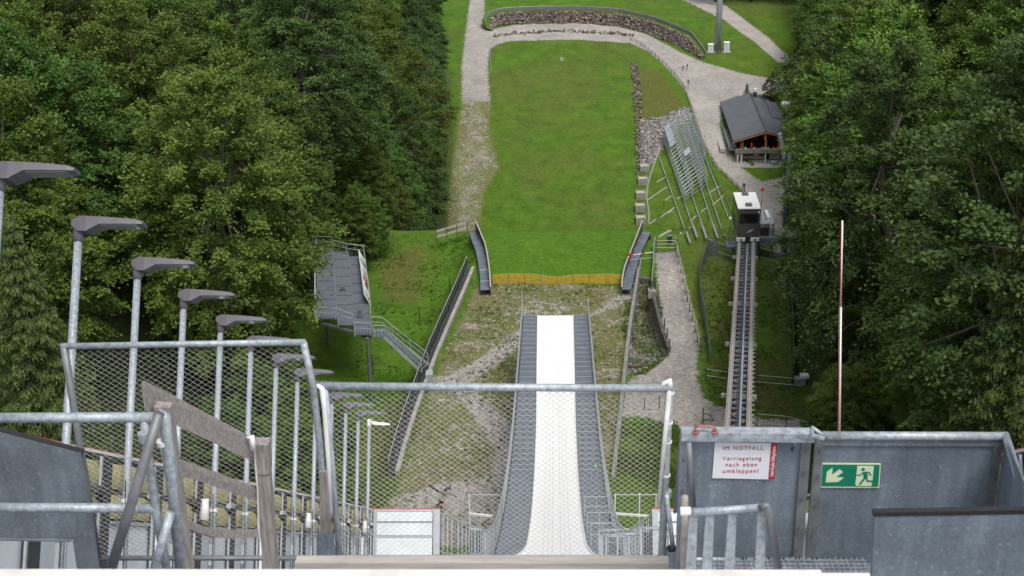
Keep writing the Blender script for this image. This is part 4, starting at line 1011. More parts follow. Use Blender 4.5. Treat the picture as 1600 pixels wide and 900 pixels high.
wr_, A, B = walkway('curved grey grating walkway with side board at the right end of the yellow net', [(986,452),(991,430),(997,408),(1004,389),(1012,372),(1017,363)], [(972,452),(976,430),(984,409),(992,388),(999,372),(1004,361)], None, -1)
bar = thing('barrier_bar', 'red and white barrier bar with round red plate across the right curved walkway', 'barrier', PZ(985,398,61))
pa, pb = PZ(984,399,61.7), PZ(1020,394,61.7)
for i in range(6): MB().tube(pa+(pb-pa)*i/6, pa+(pb-pa)*(i+1)/6, .045, 6).build('band', M['red'] if i in (0, 3) else M['white'], bar)
MB().tube(pa+[0,-.06,0], pa+[0,-.02,0], .22, 12).build('plate', M['red'], bar)
MB().tube(pa-[0,0,.5], pb-[0,0,.6], .03, 5).build('rail', M['galvfar'], bar)
for p in (pa, pb): MB().tube(p-[0,0,1.6], p+[0,0,.1], .045, 6).build('post', M['galvdark'], bar)
# stub railing right of it
g = thing('stub_railing', 'short grey railing and footing between curved walkway and gravel path', 'railing', PZ(1022,440,ZK))
pp = [PZ(a, b, ZK) for a, b in ((1018,455),(1020,430),(1021,405),(1023,385))]
MB().path([p+[0,0,1.1] for p in pp], .04, 5).build('handrail', M['galvfar'], g); MB().path([p+[0,0,.6] for p in pp], .03, 5).build('rail', M['galvdark'], g)
for p in resample(pp, 2.0): MB().beam(p-[0,0,.4], p+[0,0,1.1], .08, .08, (0,1,0)).build('post', M['galvdark'], g)
MB().box(PZ(1019,458,60.0), (.8, .8, .8)).build('footing', M['concrete'], g)
MB().ribbon([p+[0,0,.75] for p in pp], [p+[0,0,.05] for p in pp]).build('infill_sheet', M['boardgrey'], g)
# retaining wall in the hollow, its shaded faces coloured dark
g = thing('retaining_wall', 'retaining wall with its shade painted dark, stepping down beside the gravel path', 'wall', PZ(1020,500,59))
tp = [PZ(a, b, 60.35) for a, b in ((1019,461),(1025,485),(1033,515),(1043,543))]
k = len(tp); hts = [2.7, 2.0, 1.2, .3]
for i in range(k-1):
    a, b = tp[i], tp[i+1]; o_ = np.array([.3, 0, 0])
    MB().hexa([a-[0,0,hts[i]+.6], b-[0,0,hts[i+1]+.6], b+o_-[0,0,hts[i+1]+.6], a+o_-[0,0,hts[i]+.6], a, b, b+o_, a+o_]).build('wall_segment', M['concdark'], g)
a, b = PZ(997,434,60.35), PZ(1017,436,60.35)
MB().hexa([a-[0,0,3.4], b-[0,0,3.4], b+[0,.4,-3.4], a+[0,.4,-3.4], a, b, b+[0,.4,0], a+[0,.4,0]]).build('back_wall', M['concdark'], g)
# yellow safety net
g = thing('safety_net', 'low yellow orange safety net strung across the grass between the two walkways', 'net', PZ(870,444,ZK))
a, b = PZ(769,443,ZK-.25), PZ(972,443,ZK-.25); L_ = np.linalg.norm(b-a); hb = MB(); n = int(L_/.085); q = random.Random(3)
sag = lambda t: .10*math.sin(t*9)+.05*math.sin(t*23)
for i in range(n+1):
    p = a+(b-a)*i/n; z = gnd(p)[2]; hb.beam([p[0], p[1], z+.02], [p[0]+q.uniform(-.02,.02), p[1], z+1.05+sag(i/n)], .052, .01, (0,1,0))
for hgt in np.arange(.06, 1.1, .105):
    pts = []
    for i in range(0, n+1, 4): p = a+(b-a)*i/n; pts.append([p[0], p[1]-.012, gnd(p)[2]+hgt*(1+sag(i/n))])
    hb.path(pts, .026, 3, False)
hb.build('netting', M['orange'], g, kind='stuff')
for i in range(9):
    p = a+(b-a)*i/8; z = gnd(p)[2]; MB().tube([p[0], p[1]-.03, z-.3], [p[0], p[1]-.03, z+1.15], .022, 5).build('stake', M['fencewood'], g)
# coaches platform
ZP = 64.6
g = thing('coaches_platform', 'grey three-lane grating platform on a steel pole at the edge of the left wood', 'platform', PZ(560, 640, 57.5))
near = [(500,492),(530,506),(556,520),(580,526)]
lanes = [((497,388),(520,388),(0)), ((521,394),(545,394),(1)), ((546,402),(569,402),(2))]
def lane(xl0, xr0, pyf, xl1, xr1, pyn, z, nm):
    a, b, c, d = PZ(xl0,pyf,z), PZ(xr0,pyf,z), PZ(xr1,pyn,z), PZ(xl1,pyn,z); n = 8
    for i in range(n):
        t0, t1 = i/n+.004, (i+1)/n-.004
        MB().ribbon([a*(1-t0)+d*t0, a*(1-t1)+d*t1], [b*(1-t0)+c*t0, b*(1-t1)+c*t1], .10).build('deck_panel', M['grate'], g)
    MB().beam(a-[0,0,.12], d-[0,0,.12], .06, .16).build('edge_beam', M['galvfar'], g)
lane(497,520,386, 494,527,498, 65.3, 0); lane(521,545,392, 528,553,508, 64.95, 1); lane(546,569,400, 554,580,523, 64.6, 2)
# railings round it
def railrun(pts, h, parent, baluster=.0, posts=1.6, rails=(1.0, .55), m=None, r=.03):
    m = m or M['galvfar']
    for f in rails: MB().path([p+np.array([0,0,h*f]) for p in pts], r*(1 if f == 1 else .7), 5).build('handrail' if f == 1 else 'rail', m, parent)
    for p in resample(pts, posts): MB().beam(p-np.array([0,0,.1]), p+np.array([0,0,h]), .05, .05, (0,1,0)).build('post', m, parent)
    if baluster:
        for p in resample(pts, baluster): MB().beam(p, p+np.array([0,0,h-.03]), .022, .022, (0,1,0)).build('baluster', M['dark'], parent)
back = [PZ(496,386,65.3), PZ(521,387,65.3), PZ(521,392,64.95), PZ(546,398,64.95), PZ(569,401,64.6)]
railrun(back, 1.15, g, .19)
leftr = [PZ(495,386,65.3), PZ(493,440,65.3), PZ(493,497,65.3)]; railrun(leftr, 1.1, g, 0, 1.9)
for p in resample(leftr, .9): MB().beam(p, p+np.array([0,0,1.1]), .06, .12, (0,1,0)).build('slat', M['white'], g)
rightr = [PZ(569,401,64.6), PZ(578,470,64.6), PZ(580,508,64.6)]; railrun(rightr, 1.15, g, 0, 2.0)
frontr = [PZ(494,497,65.3), PZ(528,499,65.3), PZ(553,508,64.95), PZ(580,523,64.6)]; railrun(frontr[:3], 1.05, g, 0, 1.6)
railrun([PZ(555,522,64.6), PZ(580,523,64.6)], 1.1, g, .2)
# banner on the right rail
ban = thing('banner', 'long white banner with green and red prints along the right rail of the grey platform', 'banner', PZ(574,440,65))
a, b = PZ(568,404,64.7), PZ(577.5,475,64.7); off = np.array([.05,0,0]); n = 14
for i in range(n):
    p, q_ = a+(b-a)*i/n, a+(b-a)*(i+1)/n-(b-a)*.004
    MB().hexa([p+off-[0,0,.15], q_+off-[0,0,.15], q_+off*2.2-[0,0,.15], p+off*2.2-[0,0,.15], p+off+[-.50,0,.95], q_+off+[-.50,0,.95], q_+off*2.2+[-.50,0,.98], p+off*2.2+[-.50,0,.98]]).build('banner_panel', M['white'], ban)
def bp(t0, t1, u0, u1, m, nm):
    P4 = []
    for t, u in ((t0,u0),(t1,u0),(t1,u1),(t0,u1)):
        p = a+(b-a)*t; P4.append(p+off*2.2+[.008,0,.006]+np.array([-.50,0,1.10])*u-[0,0,.15])
    MB().add(P4+[p+np.array([.008,0,.006]) for p in P4], [(0,1,2,3),(7,6,5,4)]).build(nm, m, ban)
M['bgreen'] = mat('banner_green', (.16,.45,.30), .7, 0, .05, 4); M['bnavy'] = mat('banner_dark', (.06,.05,.08), .7, 0, .1, 4)
bp(.15,.24,.45,.95,M['bgreen'],'print'); bp(.16,.23,.05,.42,M['bnavy'],'print'); bp(.385,.405,.1,.8,M['redprint'],'print'); bp(.46,.475,.1,.7,M['bnavy'],'print')
bp(.50,.64,.1,.5,M['red'],'print'); bp(.52,.58,.55,.85,M['bnavy'],'print'); bp(.64,.70,.15,.6,M['bnavy'],'print'); bp(.61,.66,.7,.95,M['copper'],'print'); bp(.72,.73,.1,.8,M['bnavy'],'print'); bp(.88,.94,.4,.95,M['bgreen'],'print'); bp(.91,.96,.1,.4,M['redprint'],'print')
pa = PZ(574, 528, 64.4); base = on(pa[0], pa[1], -.3)
MB().tube(base, pa, .16, 10).build('support_pole', M['galvdark'], g)
p2 = PZ(505, 440, 65); MB().tube(on(p2[0], p2[1], -.3), p2, .14, 8).build('support_pole', M['galvdark'], g)
p2 = PZ(565, 420, 64.4); MB().tube(on(p2[0], p2[1], -.3), p2, .14, 8).build('support_pole', M['galvdark'], g)
MB().beam(PZ(500,500,65.0)-[0,0,.3], PZ(580,524,64.4)-[0,0,.2], .15, .25).build('cross_beam', M['galvdark'], g)
for (px, py) in ((535,453),(562,490)):
    c = PZ(px, py, 65.1); bch = thing('tripod_stool', ('upper' if py < 470 else 'lower')+' small dark folded stand left on the grey platform', 'stool', c)
    for dx in (-.28, 0, .28): MB().tube(c+[dx,0,-.12 if py < 470 else -.45], c+[dx*.2,.1,.25], .03, 5).build('leg', M['dark'], bch)
    MB().box(c+[0,.1,.25], (.42,.22,.08)).build('top', M['fencewood'], bch)
# stair from platform down to the knoll
g = thing('stairs', 'grey open-tread stair with railings from the coaches platform down to the curved kerb', 'stairs', PZ(625,560,62))
s0a, s0b = PZ(581,513,64.5), PZ(584,526,64.5)
e_c = PZ(664,578,60.6); 
s1a = e_c+np.array([.25, .75, 0]); s1b = e_c+np.array([-.25,-.55,0]); s1a[2] = s1b[2] = 60.75
land_a, land_b = s0a+np.array([.9,0,0]), s0b+np.array([.9,0,0])
MB().ribbon([s0b, land_b], [s0a, land_a], .08).build('landing', M['grate'], g)
nst = 21
for i in range(nst):
    t = (i+.5)/nst; a_ = land_a*(1-t)+s1a*t; b_ = land_b*(1-t)+s1b*t; ln = np.linalg.norm((s1a-land_a)[:2])/nst*.9
    MB().beam(a_, b_, ln*.8, .05).build('tread', M['gratestep'], g)
for A_, B_ in ((land_a, s1a), (land_b, s1b)):
    MB().beam(A_-[0,0,.05], B_-[0,0,.05], .06, .26).build('stringer', M['galvfar'], g)
    railrun([A_-np.array([.9,0,0]), A_, B_], 1.1, g, .28, 2.2, m=M['galvfar'])
MB().box(PZ(671,589,60.4), (.6,.9,.9)).build('end_block', M['galvfar'], g)
# thin fence posts in the grass on the left slope
for i, (px, py) in enumerate(((703,458),(656,508),(612,545),(583,585))):
    p = G(px, py); o = MB().tube(p-[0,0,.3], p+[0,0,2.0], .05, 5).build('fence_post', M['dark'], None)
    tag(o, ['first thin dark post right of the stairs, on the left grass slope','second thin dark post on the left grass slope','third thin dark post on the grass behind the stairs','last thin dark post under the platform stairs'][i], 'post', 'thin posts on the left slope')
# timber fence at the top left of the knoll
g = thing('timber_fence', 'low grey timber fence between the left wood and the curved walkway', 'fence', PZ(705,365,ZK))
f = [PZ(682,375,ZK-.6), PZ(730,361,ZK-.2)]
for h in (.35, 1.0): MB().beam(f[0]+[0,0,h], f[1]+[0,0,h], .08, .22).build('plank', M['woodlight'], g)
for p in resample(f, 1.4): MB().beam(p-[0,0,.4], p+[0,0,1.15], .12, .12, (0,1,0)).build('post', M['fencewood'], g)
# gravel path fences
g = thing('path_fence', 'row of short dark posts left of the gravel path', 'fence', PZ(1034,500,ZK))
f = [PZ(a, b, ZK-.15) for a, b in ((1024,456),(1028,478),(1033,497),(1038,516),(1042,532),(1046,548))]
for p in f: MB().beam(p-[0,0,.4], p+[0,0,1.25], .12, .12, (0,1,0)).build('post', M['fencewood'], g)
MB().path([p+[.05,0,1.0] for p in f], .02, 4).build('wire', M['galvfar'], g)
g = thing('path_fence', 'post fence with thin rails right of the gravel path', 'fence', PZ(1075,460,ZK))
f = [PZ(a, b, ZK-.1) for a, b in ((1055,386),(1060,410),(1066,433),(1072,460),(1078,485),(1084,507),(1089,528),(1094,548))]
for p in resample(f, 2.1): MB().beam(p-[0,0,.4], p+[0,0,1.35], .10, .10, (0,1,0)).build('post', M['fencewood'], g)
for h in (1.3, .75): MB().path([p+[-.05,0,h] for p in f], .035, 5).build('rail', M['woodlight'], g)
g = thing('path_end_rail', 'pale three-bar rail closing the far end of the right gravel path', 'fence', PZ(1040,392,ZK))
a, b = PZ(1025,393,ZK), PZ(1056,393,ZK)
for h in (.45, .85, 1.25): MB().tube(a+[0,0,h], b+[0,0,h], .04, 6).build('rail', M['woodlight'], g)
for p in (a, b): MB().beam(p-[0,0,.3], p+[0,0,1.4], .1, .1, (0,1,0)).build('post', M['fencewood'], g)
c = PZ(1046, 378, ZK+.1); g = thing('litter_bin', 'small black bin behind the end rail of the gravel path', 'bin', c)
MB().box(c+[0,0,.3], (.5,.4,.75)).build('body', M['dark'], g); MB().box(c+[0,0,.72], (.56,.46,.08)).build('lid', M['galvdark'], g)
# grey board fence right of the path
g = thing('board_fence', 'winding fence of upright grey boards between the gravel path and the cable railway', 'fence', PZ(1095,470,ZK))
f = [PZ(a, b, ZK-.1) for a, b in ((1122,398),(1112,398),(1104,402),(1096,425),(1092,448),(1096,478),(1101,505),(1106,535),(1109,568))]
ff = resample(f, .30)
for i in range(len(ff)-1):
    a, b = ff[i], ff[i+1]; hh = 2.0+.12*math.sin(i*1.7) if i < 12 else (1.9 if i < 60 else 1.5)
    z0 = h1(a[0], a[1])-.2
    d = (b-a)/np.linalg.norm(b-a); nn = np.array([-d[1], d[0], 0])*.03; e = a+(b-a)*.9
    MB().hexa([[a[0],a[1],z0],[e[0],e[1],z0],[e[0]+nn[0],e[1]+nn[1],z0],[a[0]+nn[0],a[1]+nn[1],z0],[a[0],a[1],z0+hh],[e[0],e[1],z0+hh],[e[0]+nn[0],e[1]+nn[1],z0+hh],[a[0]+nn[0],a[1]+nn[1],z0+hh]]).build('board', M['fenceboard'] if False else M['galvfence'], g) if i < 290 else None
# wire fence frames around the cable railway
def wire_fence(label, pts, h=1.6, step=3.0, m=None, posts=True):
    t = thing('wire_fence', label, 'fence', pts[0])
    for hh in (h, h*.35): MB().path([p+np.array([0,0,hh]) for p in pts], .03, 5).build('rail', m or M['galvfar'], t)
    if posts:
        for p in resample(pts, step): MB().tube(p-np.array([0,0,.3]), p+np.array([0,0,h+.1]), .035, 5).build('post', M['dark'], t)
    return t
wire_fence('wire fence with two pale rails left of the cable railway near the cabin', [G(1105,395), G(1152,412)])
wire_fence('wire fence with two pale rails right of the cable railway near the cabin', [G(1186,409), G(1228,420)])
wire_fence('pale rail fence left of the cable railway at the lower end', [G(1103,592), G(1136,597)], 1.0)
wire_fence('pale rail fence right of the cable railway at the lower end', [G(1182,602), G(1240,607)], 1.0)
wire_fence('thin wire fence crossing the gravel below the cable railway', [G(1182,668), G(1228,672), G(1262,682)], 1.3, 2.4)
g = thing('mesh_fence', 'dark mesh fence descending right of the cable railway towards the wood', 'fence', G(1232,480))
f = [G(1226,400), G(1230,440), G(1234,480), G(1237,530), G(1238,600)]
for p in resample(f, 2.6): MB().tube(p-[0,0,.3], p+[0,0,2.0], .05, 5).build('post', M['dark'], g)
MB().path([p+[0,0,2.0] for p in f], .035, 5).build('top_rail', M['galvdark'], g)
MB().ribbon([p+[0,0,1.95] for p in f], [p+[.03,0,.1] for p in f]).build('mesh_sheet', M['infill'], g)
p = G(1098,662); g = thing('notice_stand', 'small dark frame stand on the gravel above the notice gate', 'stand', p)
MB().tube(p-[0,0,.2], p+[0,0,1.5], .05, 5).build('post', M['dark'], g); MB().beam(p+[0,0,1.0], p+[.8,0,.75], .05, .05).build('arm', M['dark'], g); MB().beam(p+[0,0,.4], p+[.9,-.1,.35], .05, .05).build('arm', M['dark'], g); MB().beam(p+[.5,0,.85], p+[.9,-.1,.35], .05, .05).build('arm', M['dark'], g)
p = G(1253,600); g = thing('control_box', 'white lidded box at the foot of the right wood', 'box', p)
MB().box(p+[-.2,0,.3], (.9,.6,.7)).build('body', M['concrete'], g); MB().box(p+[.15,0,.8], (.7,.6,.25)).build('lid', M['white'], g)
o = MB().beam(G(979,575,.15), G(1001,575,.15), .25, .25).build('timber_sleeper', M['fencewood'], None); tag(o, 'dark timber sleeper lying on the gravel right of the kerb', 'sleeper')
g = thing('edge_fence', 'pair of thin posts on a grey edging above the green corner right of the kerb', 'fence', G(1000,650))
f = [G(965,655), G(1007,641), G(1030,640)]
MB().ribbon([p+[0,0,.12] for p in f], [p+[0,.35,.12] for p in f], .3).build('edging', M['concrete'], g)
for a, b in ((1007,641),(1030,638)): q_ = G(a, b); MB().tube(q_-[0,0,.2], q_+[0,0,1.2], .05, 5).build('post', M['dark'], g)

# ------------------------------------------------------------------ cable railway
M['latt'] = mat('lattice_steel', (.24,.26,.28), .5, .25, .12, 3)
dF, dN = 140.0, 91.3
cF, cN = P(1166.3,378,dF), P(1153.3,665,dN); ax = cN-cF; ax /= np.linalg.norm(ax)
side = np.array([1.,0,0]) - ax*ax[0]; side /= np.linalg.norm(side); upn = np.cross(side, ax)
if upn[2] < 0: upn = -upn
Lt = np.linalg.norm(cN-cF)+14
g = thing('cable_railway_track', 'long inclined railway track of two weathered beams with steel lattice between', 'track', cN)
def T_(l, x, h): return cF+ax*l+side*x+upn*h
for x in (-.70, .70):
    MB().beam(T_(-7, x, 0), T_(Lt, x, 0), .36, .40, upn).build('rail_beam', M['railbeige'], g)
    MB().beam(T_(-7, x, .24), T_(Lt, x, .24), .07, .10, upn).build('rail', M['galvfar'], g)
MB().tube(T_(-7, .10, -.12), T_(Lt, .10, -.12), .085, 8).build('pipe', M['galvfar'], g)
MB().tube(T_(-7, -.16, -.05), T_(Lt, -.16, -.05), .035, 6).build('cable', M['dark'], g)
MB().tube(T_(-7, .0, -.02), T_(Lt, .0, -.02), .025, 6).build('cable', M['dark'], g)
l = -5.0; i = 0
while l < Lt-1:
    MB().beam(T_(l, -.55, -.1), T_(l, .55, -.1), .09, .09, upn).build('cross_tie', M['latt'], g)
    MB().beam(T_(l, -.55, -.12) if i % 2 else T_(l, .55, -.12), T_(l+1.15, .55, -.12) if i % 2 else T_(l+1.15, -.55, -.12), .06, .06, upn).build('diagonal', M['latt'], g)
    MB().beam(T_(l+.2, -.62, -.9), T_(l+.95, -.62, -.2), .07, .07, upn).build('brace', M['galvdark'], g)
    l += 1.15; i += 1
MB().beam(T_(-7, .0, -1.1), T_(Lt, .0, -1.1), 1.3, .03, upn).build('dark_gap_sheet', M['dark'], g)  # dark sheet added underneath so the gaps between the beams look dark
for x in (-.62, .62): MB().beam(T_(-7, x, -1.0), T_(Lt, x, -1.0), .14, .14, upn).build('lower_chord', M['galvdark'], g)
l = 0.0
while l < Lt:
    MB().beam(T_(l, .80, .05), T_(l, 1.04, .05), .12, .05, upn).build('step_bracket', M['galvfar'], g); l += .95
for l in (4, 12, 20.5, 32, 44, 56):
    if l > Lt-2: continue
    c = T_(l, 0, -.45); b0 = h1(c[0], c[1])
    MB().beam(T_(l, -1.3, -.62), T_(l, 1.2, -.62), .32, .26, upn).build('bearing_block', M['concrete'], g)
    for x in (-.75, .75):
        p = T_(l, x, -.7)
        if p[2]-b0 > .3: MB().beam(p, [p[0], p[1], b0-.3], .22, .22, (0,1,0)).build('leg', M['galvdark'], g); MB().box([p[0], p[1], b0], (.6,.7,.4)).build('footing', M['concrete'], g)
# cabin
dC = 139.0
cc = P(1168.3, 375, dC); cabw, cabh, cabd = 2.24, 3.05, 4.2
g = thing('railway_cabin', 'boxy bronze-grey inclined lift cabin with white roof standing on its track', 'cabin', cc)
fw = np.array([0,1.,0]); x0, x1 = cc[0]-cabw/2, cc[0]+cabw/2; zb = cc[2]+.35; zt = zb+cabh; y0 = cc[1]; y1 = y0+cabd
wz0, wz1 = zt-1.62, zt-.56
def fb_(x_0, x_1, z_0, z_1, nm, m, dy=0, t=.10): return MB().hexa([(x_0,y0+dy,z_0),(x_1,y0+dy,z_0),(x_1,y0+dy+t,z_0),(x_0,y0+dy+t,z_0),(x_0,y0+dy,z_1),(x_1,y0+dy,z_1),(x_1,y0+dy+t,z_1),(x_0,y0+dy+t,z_1)]).build(nm, m, g)
fb_(x0, x1, zb, wz0, 'front_panel', M['cabin']); fb_(x0, x1, wz1, zt, 'front_header', M['cabin']); fb_(x0, x0+.20, wz0, wz1, 'corner_pillar', M['cabin']); fb_(x1-.20, x1, wz0, wz1, 'corner_pillar', M['cabin'])
w_ = fb_(x0+.20, x1-.20, wz0, wz1, 'front_window', M['glassdark'], .04, .03)
fb_(x0+.02, x1-.02, zb-.06, zb, 'lower_edge', M['dark'])
fb_(x1-.26, x1-.08, wz1+.1, wz1+.30, 'sign_light', M['white'], -.02, .02); fb_(x0+.55, x1-.75, zt-.2, zt-.12, 'vent_slot', M['dark'], -.01, .02)
MB().hexa([(x0,y0+.1,zb),(x1,y0+.1,zb),(x1,y1,zb),(x0,y1,zb),(x0,y0+.1,zt-.01),(x1,y0+.1,zt-.01),(x1,y1,zt-.01),(x0,y1,zt-.01)]).build('cabin_body', M['cabin'], g)
for sx in (x0-.008, x1-.002): MB().box((sx+.005, (y0+y1)/2, (wz0+wz1)/2), (.012, cabd-1.0, 1.0)).build('side_window', M['glassdark'], g)
rf = MB().hexa([(x0-.04,y0-.04,zt),(x1+.04,y0-.04,zt),(x1+.04,y1,zt),(x0-.04,y1,zt),(x0,y0,zt+.10),(x1,y0,zt+.10),(x1,y1,zt+.10),(x0,y1,zt+.10)]).build('roof', M['white'], g)
for yy in (y0+.65, y1-.7): MB().box((cc[0]-.02, yy, zt+.20), (.62,.55,.2)).build('roof_vent', M['lampgrey'], g)
for sx in (-1, 1): MB().box((cc[0]+sx*(cabw/2-.42)+.0, y0+.15, zb-.26), (.86,.5,.36)).build('buffer_skirt', M['white'], g); MB().box((cc[0]+sx*(cabw/2-.42), y0-.12, zb-.28), (.22,.05,.16)).build('buffer', M['dark'], g)
MB().box((cc[0], (y0+y1)/2, zb-.35), (1.5, cabd-.4, .45)).build('undercarriage', M['dark'], g)
zz = zb+.75; xx = cc[0]
MB().poly([(xx-.25,y0-.012,zz-.32),(xx+.2,y0-.012,zz-.15),(xx+.62,y0-.012,zz+.13),(xx+.58,y0-.012,zz+.16),(xx+.1,y0-.012,zz-.07)], (0,1,0), .008).build('swoosh_print', M['signwhite'], g)
MB().poly([(xx+.35,y0-.014,zz+.0),(xx+.68,y0-.014,zz+.18),(xx+.62,y0-.014,zz+.22),(xx+.3,y0-.014,zz+.05)], (0,1,0), .004).build('swoosh_print', M['redprint'], g)
MB().box((xx-.22, y0-.01, zz+.16), (.62,.012,.05)).build('name_print', M['lampgrey'], g); MB().box((xx-.22, y0-.01, zz+.06), (.62,.012,.04)).build('name_print', M['lampgrey'], g)
MB().tube((xx, y1-.2, zt), (xx-.1, y1-.2, zt+.9), .06, 6).build('aerial', M['dark'], g); MB().box((xx-.1, y1-.2, zt+.95), (.3,.2,.35)).build('aerial_head', M['dark'], g)
p = (x1+.35, y1-1.6, zt-.8); sgn_ = thing('signal_mast', 'short mast with round red signal beside the cabin roof', 'signal', (p[0], p[1], zb))
MB().tube((p[0],p[1],zb-2.5), (p[0]+.1,p[1],zt+1.0), .07, 6).build('mast', M['galvfar'], sgn_); MB().tube((p[0]+.1,p[1]-.12,zt+1.05), (p[0]+.1,p[1]+.06,zt+1.05), .17, 10).build('signal_disc', M['red'], sgn_)
# stop with corrugated roof
g = thing('lift_stop', 'small lift stop with corrugated grey roof and deck right of the cabin', 'shelter', (x1+1, y0+1, zb-1))
a, b = P(1187,350,140.5), P(1210,350,140.5); dpt = 3.3; zr = a[2]
k = 15; vs_, fs_ = [], []
for i in range(k+1):
    x = a[0]+(b[0]-a[0])*i/k; z = zr+(.07 if i % 2 else -.02)
    vs_ += [(x, a[1], z), (x, a[1]+dpt, z+.15), (x, a[1], z-.05), (x, a[1]+dpt, z+.10)]
for i in range(k): fs_ += [(i*4, i*4+4, i*4+5, i*4+1), (i*4+2, i*4+3, i*4+7, i*4+6), (i*4, i*4+2, i*4+6, i*4+4)]
MB().add(vs_, fs_).build('corrugated_roof', M['galvfar'], g)
zd = P(1195,378,140)[2]
MB().box(((a[0]+b[0])/2, a[1]+1.2, zd), (b[0]-a[0], 3.4, .18)).build('deck', M['grate'], g)
MB().box(((a[0]+b[0])/2+.05, a[1]-.5, zd-.35), (b[0]-a[0]+.1, .15, .7)).build('deck_edge', M['galvdark'], g)
for x in (a[0]+.05, b[0]-.08): MB().box((x, a[1]+.1, (zr+zd)/2), (.12,.12,zr-zd)).build('post', M['galvdark'], g); MB().box((x, a[1]+2.6, (zr+zd)/2), (.12,.12,zr-zd)).build('post', M['galvdark'], g); MB().beam((x, a[1]+.2, zd), on(x, a[1]+.2, -.3), .2, .2, (0,1,0)).build('leg', M['galvdark'], g)
MB().box(((a[0]+b[0])/2-.2, a[1]+.05, zd+.55), ((b[0]-a[0])*.6, .04, .9)).build('mesh_panel', M['infill'], g)
MB().box((b[0]-.55, a[1]+1.5, zd+1.0), (.3, 2.0, 1.9)).build('glass_screen', M['panelwhite'], g)
br = thing('footbridge', 'grey footbridge running from the lift stop towards the right wood', 'bridge', (b[0]+2, a[1], zd))
e1 = P(1256,392,142); MB().beam((b[0], a[1]+.6, zd), e1, 1.6, .15).build('deck', M['grate'], br)
for o_ in (-.75, .75): q0, q1 = np.array([b[0], a[1]+.6+o_, zd]), e1+np.array([0,o_,0]); railrun([q0, q1], 1.1, br, 0, 1.0)
for t in (.35, .8): p = np.array([b[0], a[1]+.6, zd])*(1-t)+e1*t; MB().beam(p, on(p[0], p[1], -.3), .3, .3, (0,1,0)).build('leg', M['galvdark'], br)
pl = thing('service_step', 'low grating step left of the cabin with a lamp on a pole', 'platform', P(1144,382,141))
c = P(1146,382,141); MB().box(c, (1.5,1.6,.15)).build('deck', M['grate'], pl); MB().beam(c, on(c[0], c[1], -.3), .25, .25, (0,1,0)).build('leg', M['galvdark'], pl)
c = P(1139,384,141); lb = thing('globe_lamp', 'small lamp with pale globe on a thin pole left of the cabin', 'lamp', c); MB().tube(c-[0,0,.6], c+[0,0,2.9], .045, 6).build('pole', M['galvdark'], lb)
MB().path([c+[0,0,2.85], c+[0,0,2.95], c+[0,0,3.15], c+[0,0,3.22]], [.08,.17,.15,.05], 8).build('globe', M['panelwhite'], lb, True)
# ------------------------------------------------------------------ far: stone walls, road furniture, chalet, masts
_t = (1+5**.5)/2
ICO = unit(np.array([(-1,_t,0),(1,_t,0),(-1,-_t,0),(1,-_t,0),(0,-1,_t),(0,1,_t),(0,-1,-_t),(0,1,-_t),(_t,0,-1),(_t,0,1),(-_t,0,-1),(-_t,0,1)], float))
IFC = np.array([(0,11,5),(0,5,1),(0,1,7),(0,7,10),(0,10,11),(1,5,9),(5,11,4),(11,10,2),(10,7,6),(7,1,8),(3,9,4),(3,4,2),(3,2,6),(3,6,8),(3,8,9),(4,9,5),(2,4,11),(6,2,10),(8,6,7),(9,8,1)])
def stonemat(name, stops):
    m = bpy.data.materials.new(name); m.use_nodes = True; t = m.node_tree; b = t.nodes['Principled BSDF']; b.inputs['Roughness'].default_value = .9
    a = t.nodes.new('ShaderNodeAttribute'); a.attribute_name = 'tone'; r = t.nodes.new('ShaderNodeValToRGB'); e = r.color_ramp.elements
    while len(e) < len(stops): e.new(.5)
    for i, (p, c) in enumerate(stops): e[i].position = p; e[i].color = (*c, 1)
    n = t.nodes.new('ShaderNodeTexNoise'); n.inputs['Scale'].default_value = 6; g_ = t.nodes.new('ShaderNodeNewGeometry'); t.links.new(g_.outputs['Position'], n.inputs['Vector'])
    mx = t.nodes.new('ShaderNodeMix'); mx.data_type = 'RGBA'; mx.blend_type = 'MULTIPLY'; mx.inputs[0].default_value = .5
    t.links.new(a.outputs['Fac'], r.inputs[0]); t.links.new(r.outputs[0], mx.inputs[6]); t.links.new(n.outputs[0], mx.inputs[7]); t.links.new(mx.outputs[2], b.inputs['Base Color']); return m
M['st_brown'] = stonemat('brown_grey_stones', [(0, (.055,.045,.045)), (.4, (.16,.13,.12)), (.7, (.30,.235,.19)), (1, (.50,.44,.38))])
M['st_grey'] = stonemat('grey_stones', [(0, (.10,.095,.09)), (.5, (.27,.255,.24)), (1, (.58,.56,.53))])
def stones(name, C, sz, m, parent=None, flat=.75):
    r = np.random.default_rng(len(C)); n = len(C); C = np.array(C); sz = np.array(sz)
    V = ICO[None]*(1+r.uniform(-.22, .22, (n, 12, 1)))*(sz[:, None, None]*r.uniform([.8,.7,.55], [1.25,1.1,.55+flat*.4], (n, 3))[:, None, :])
    a = r.uniform(0, 6.28, n); c, s = np.cos(a)[:, None], np.sin(a)[:, None]
    V = np.stack([V[..., 0]*c-V[..., 1]*s, V[..., 0]*s+V[..., 1]*c, V[..., 2]], 2)+C[:, None]
    if parent is not None: V = V-np.array(parent['_b'])
    F = (IFC[None]+12*np.arange(n)[:, None, None]).reshape(-1, 3)
    me = np_mesh(name, V.reshape(-1, 3), F, [m], dict(tone=np.repeat(np.clip(r.normal(.5, .22, n), 0, 1), 12)), smooth=False)
    o = bpy.data.objects.new(name, me); COL.objects.link(o); o['kind'] = 'stuff'; o['_b'] = (0,0,0)
    if parent is not None: o.parent = parent
    return o
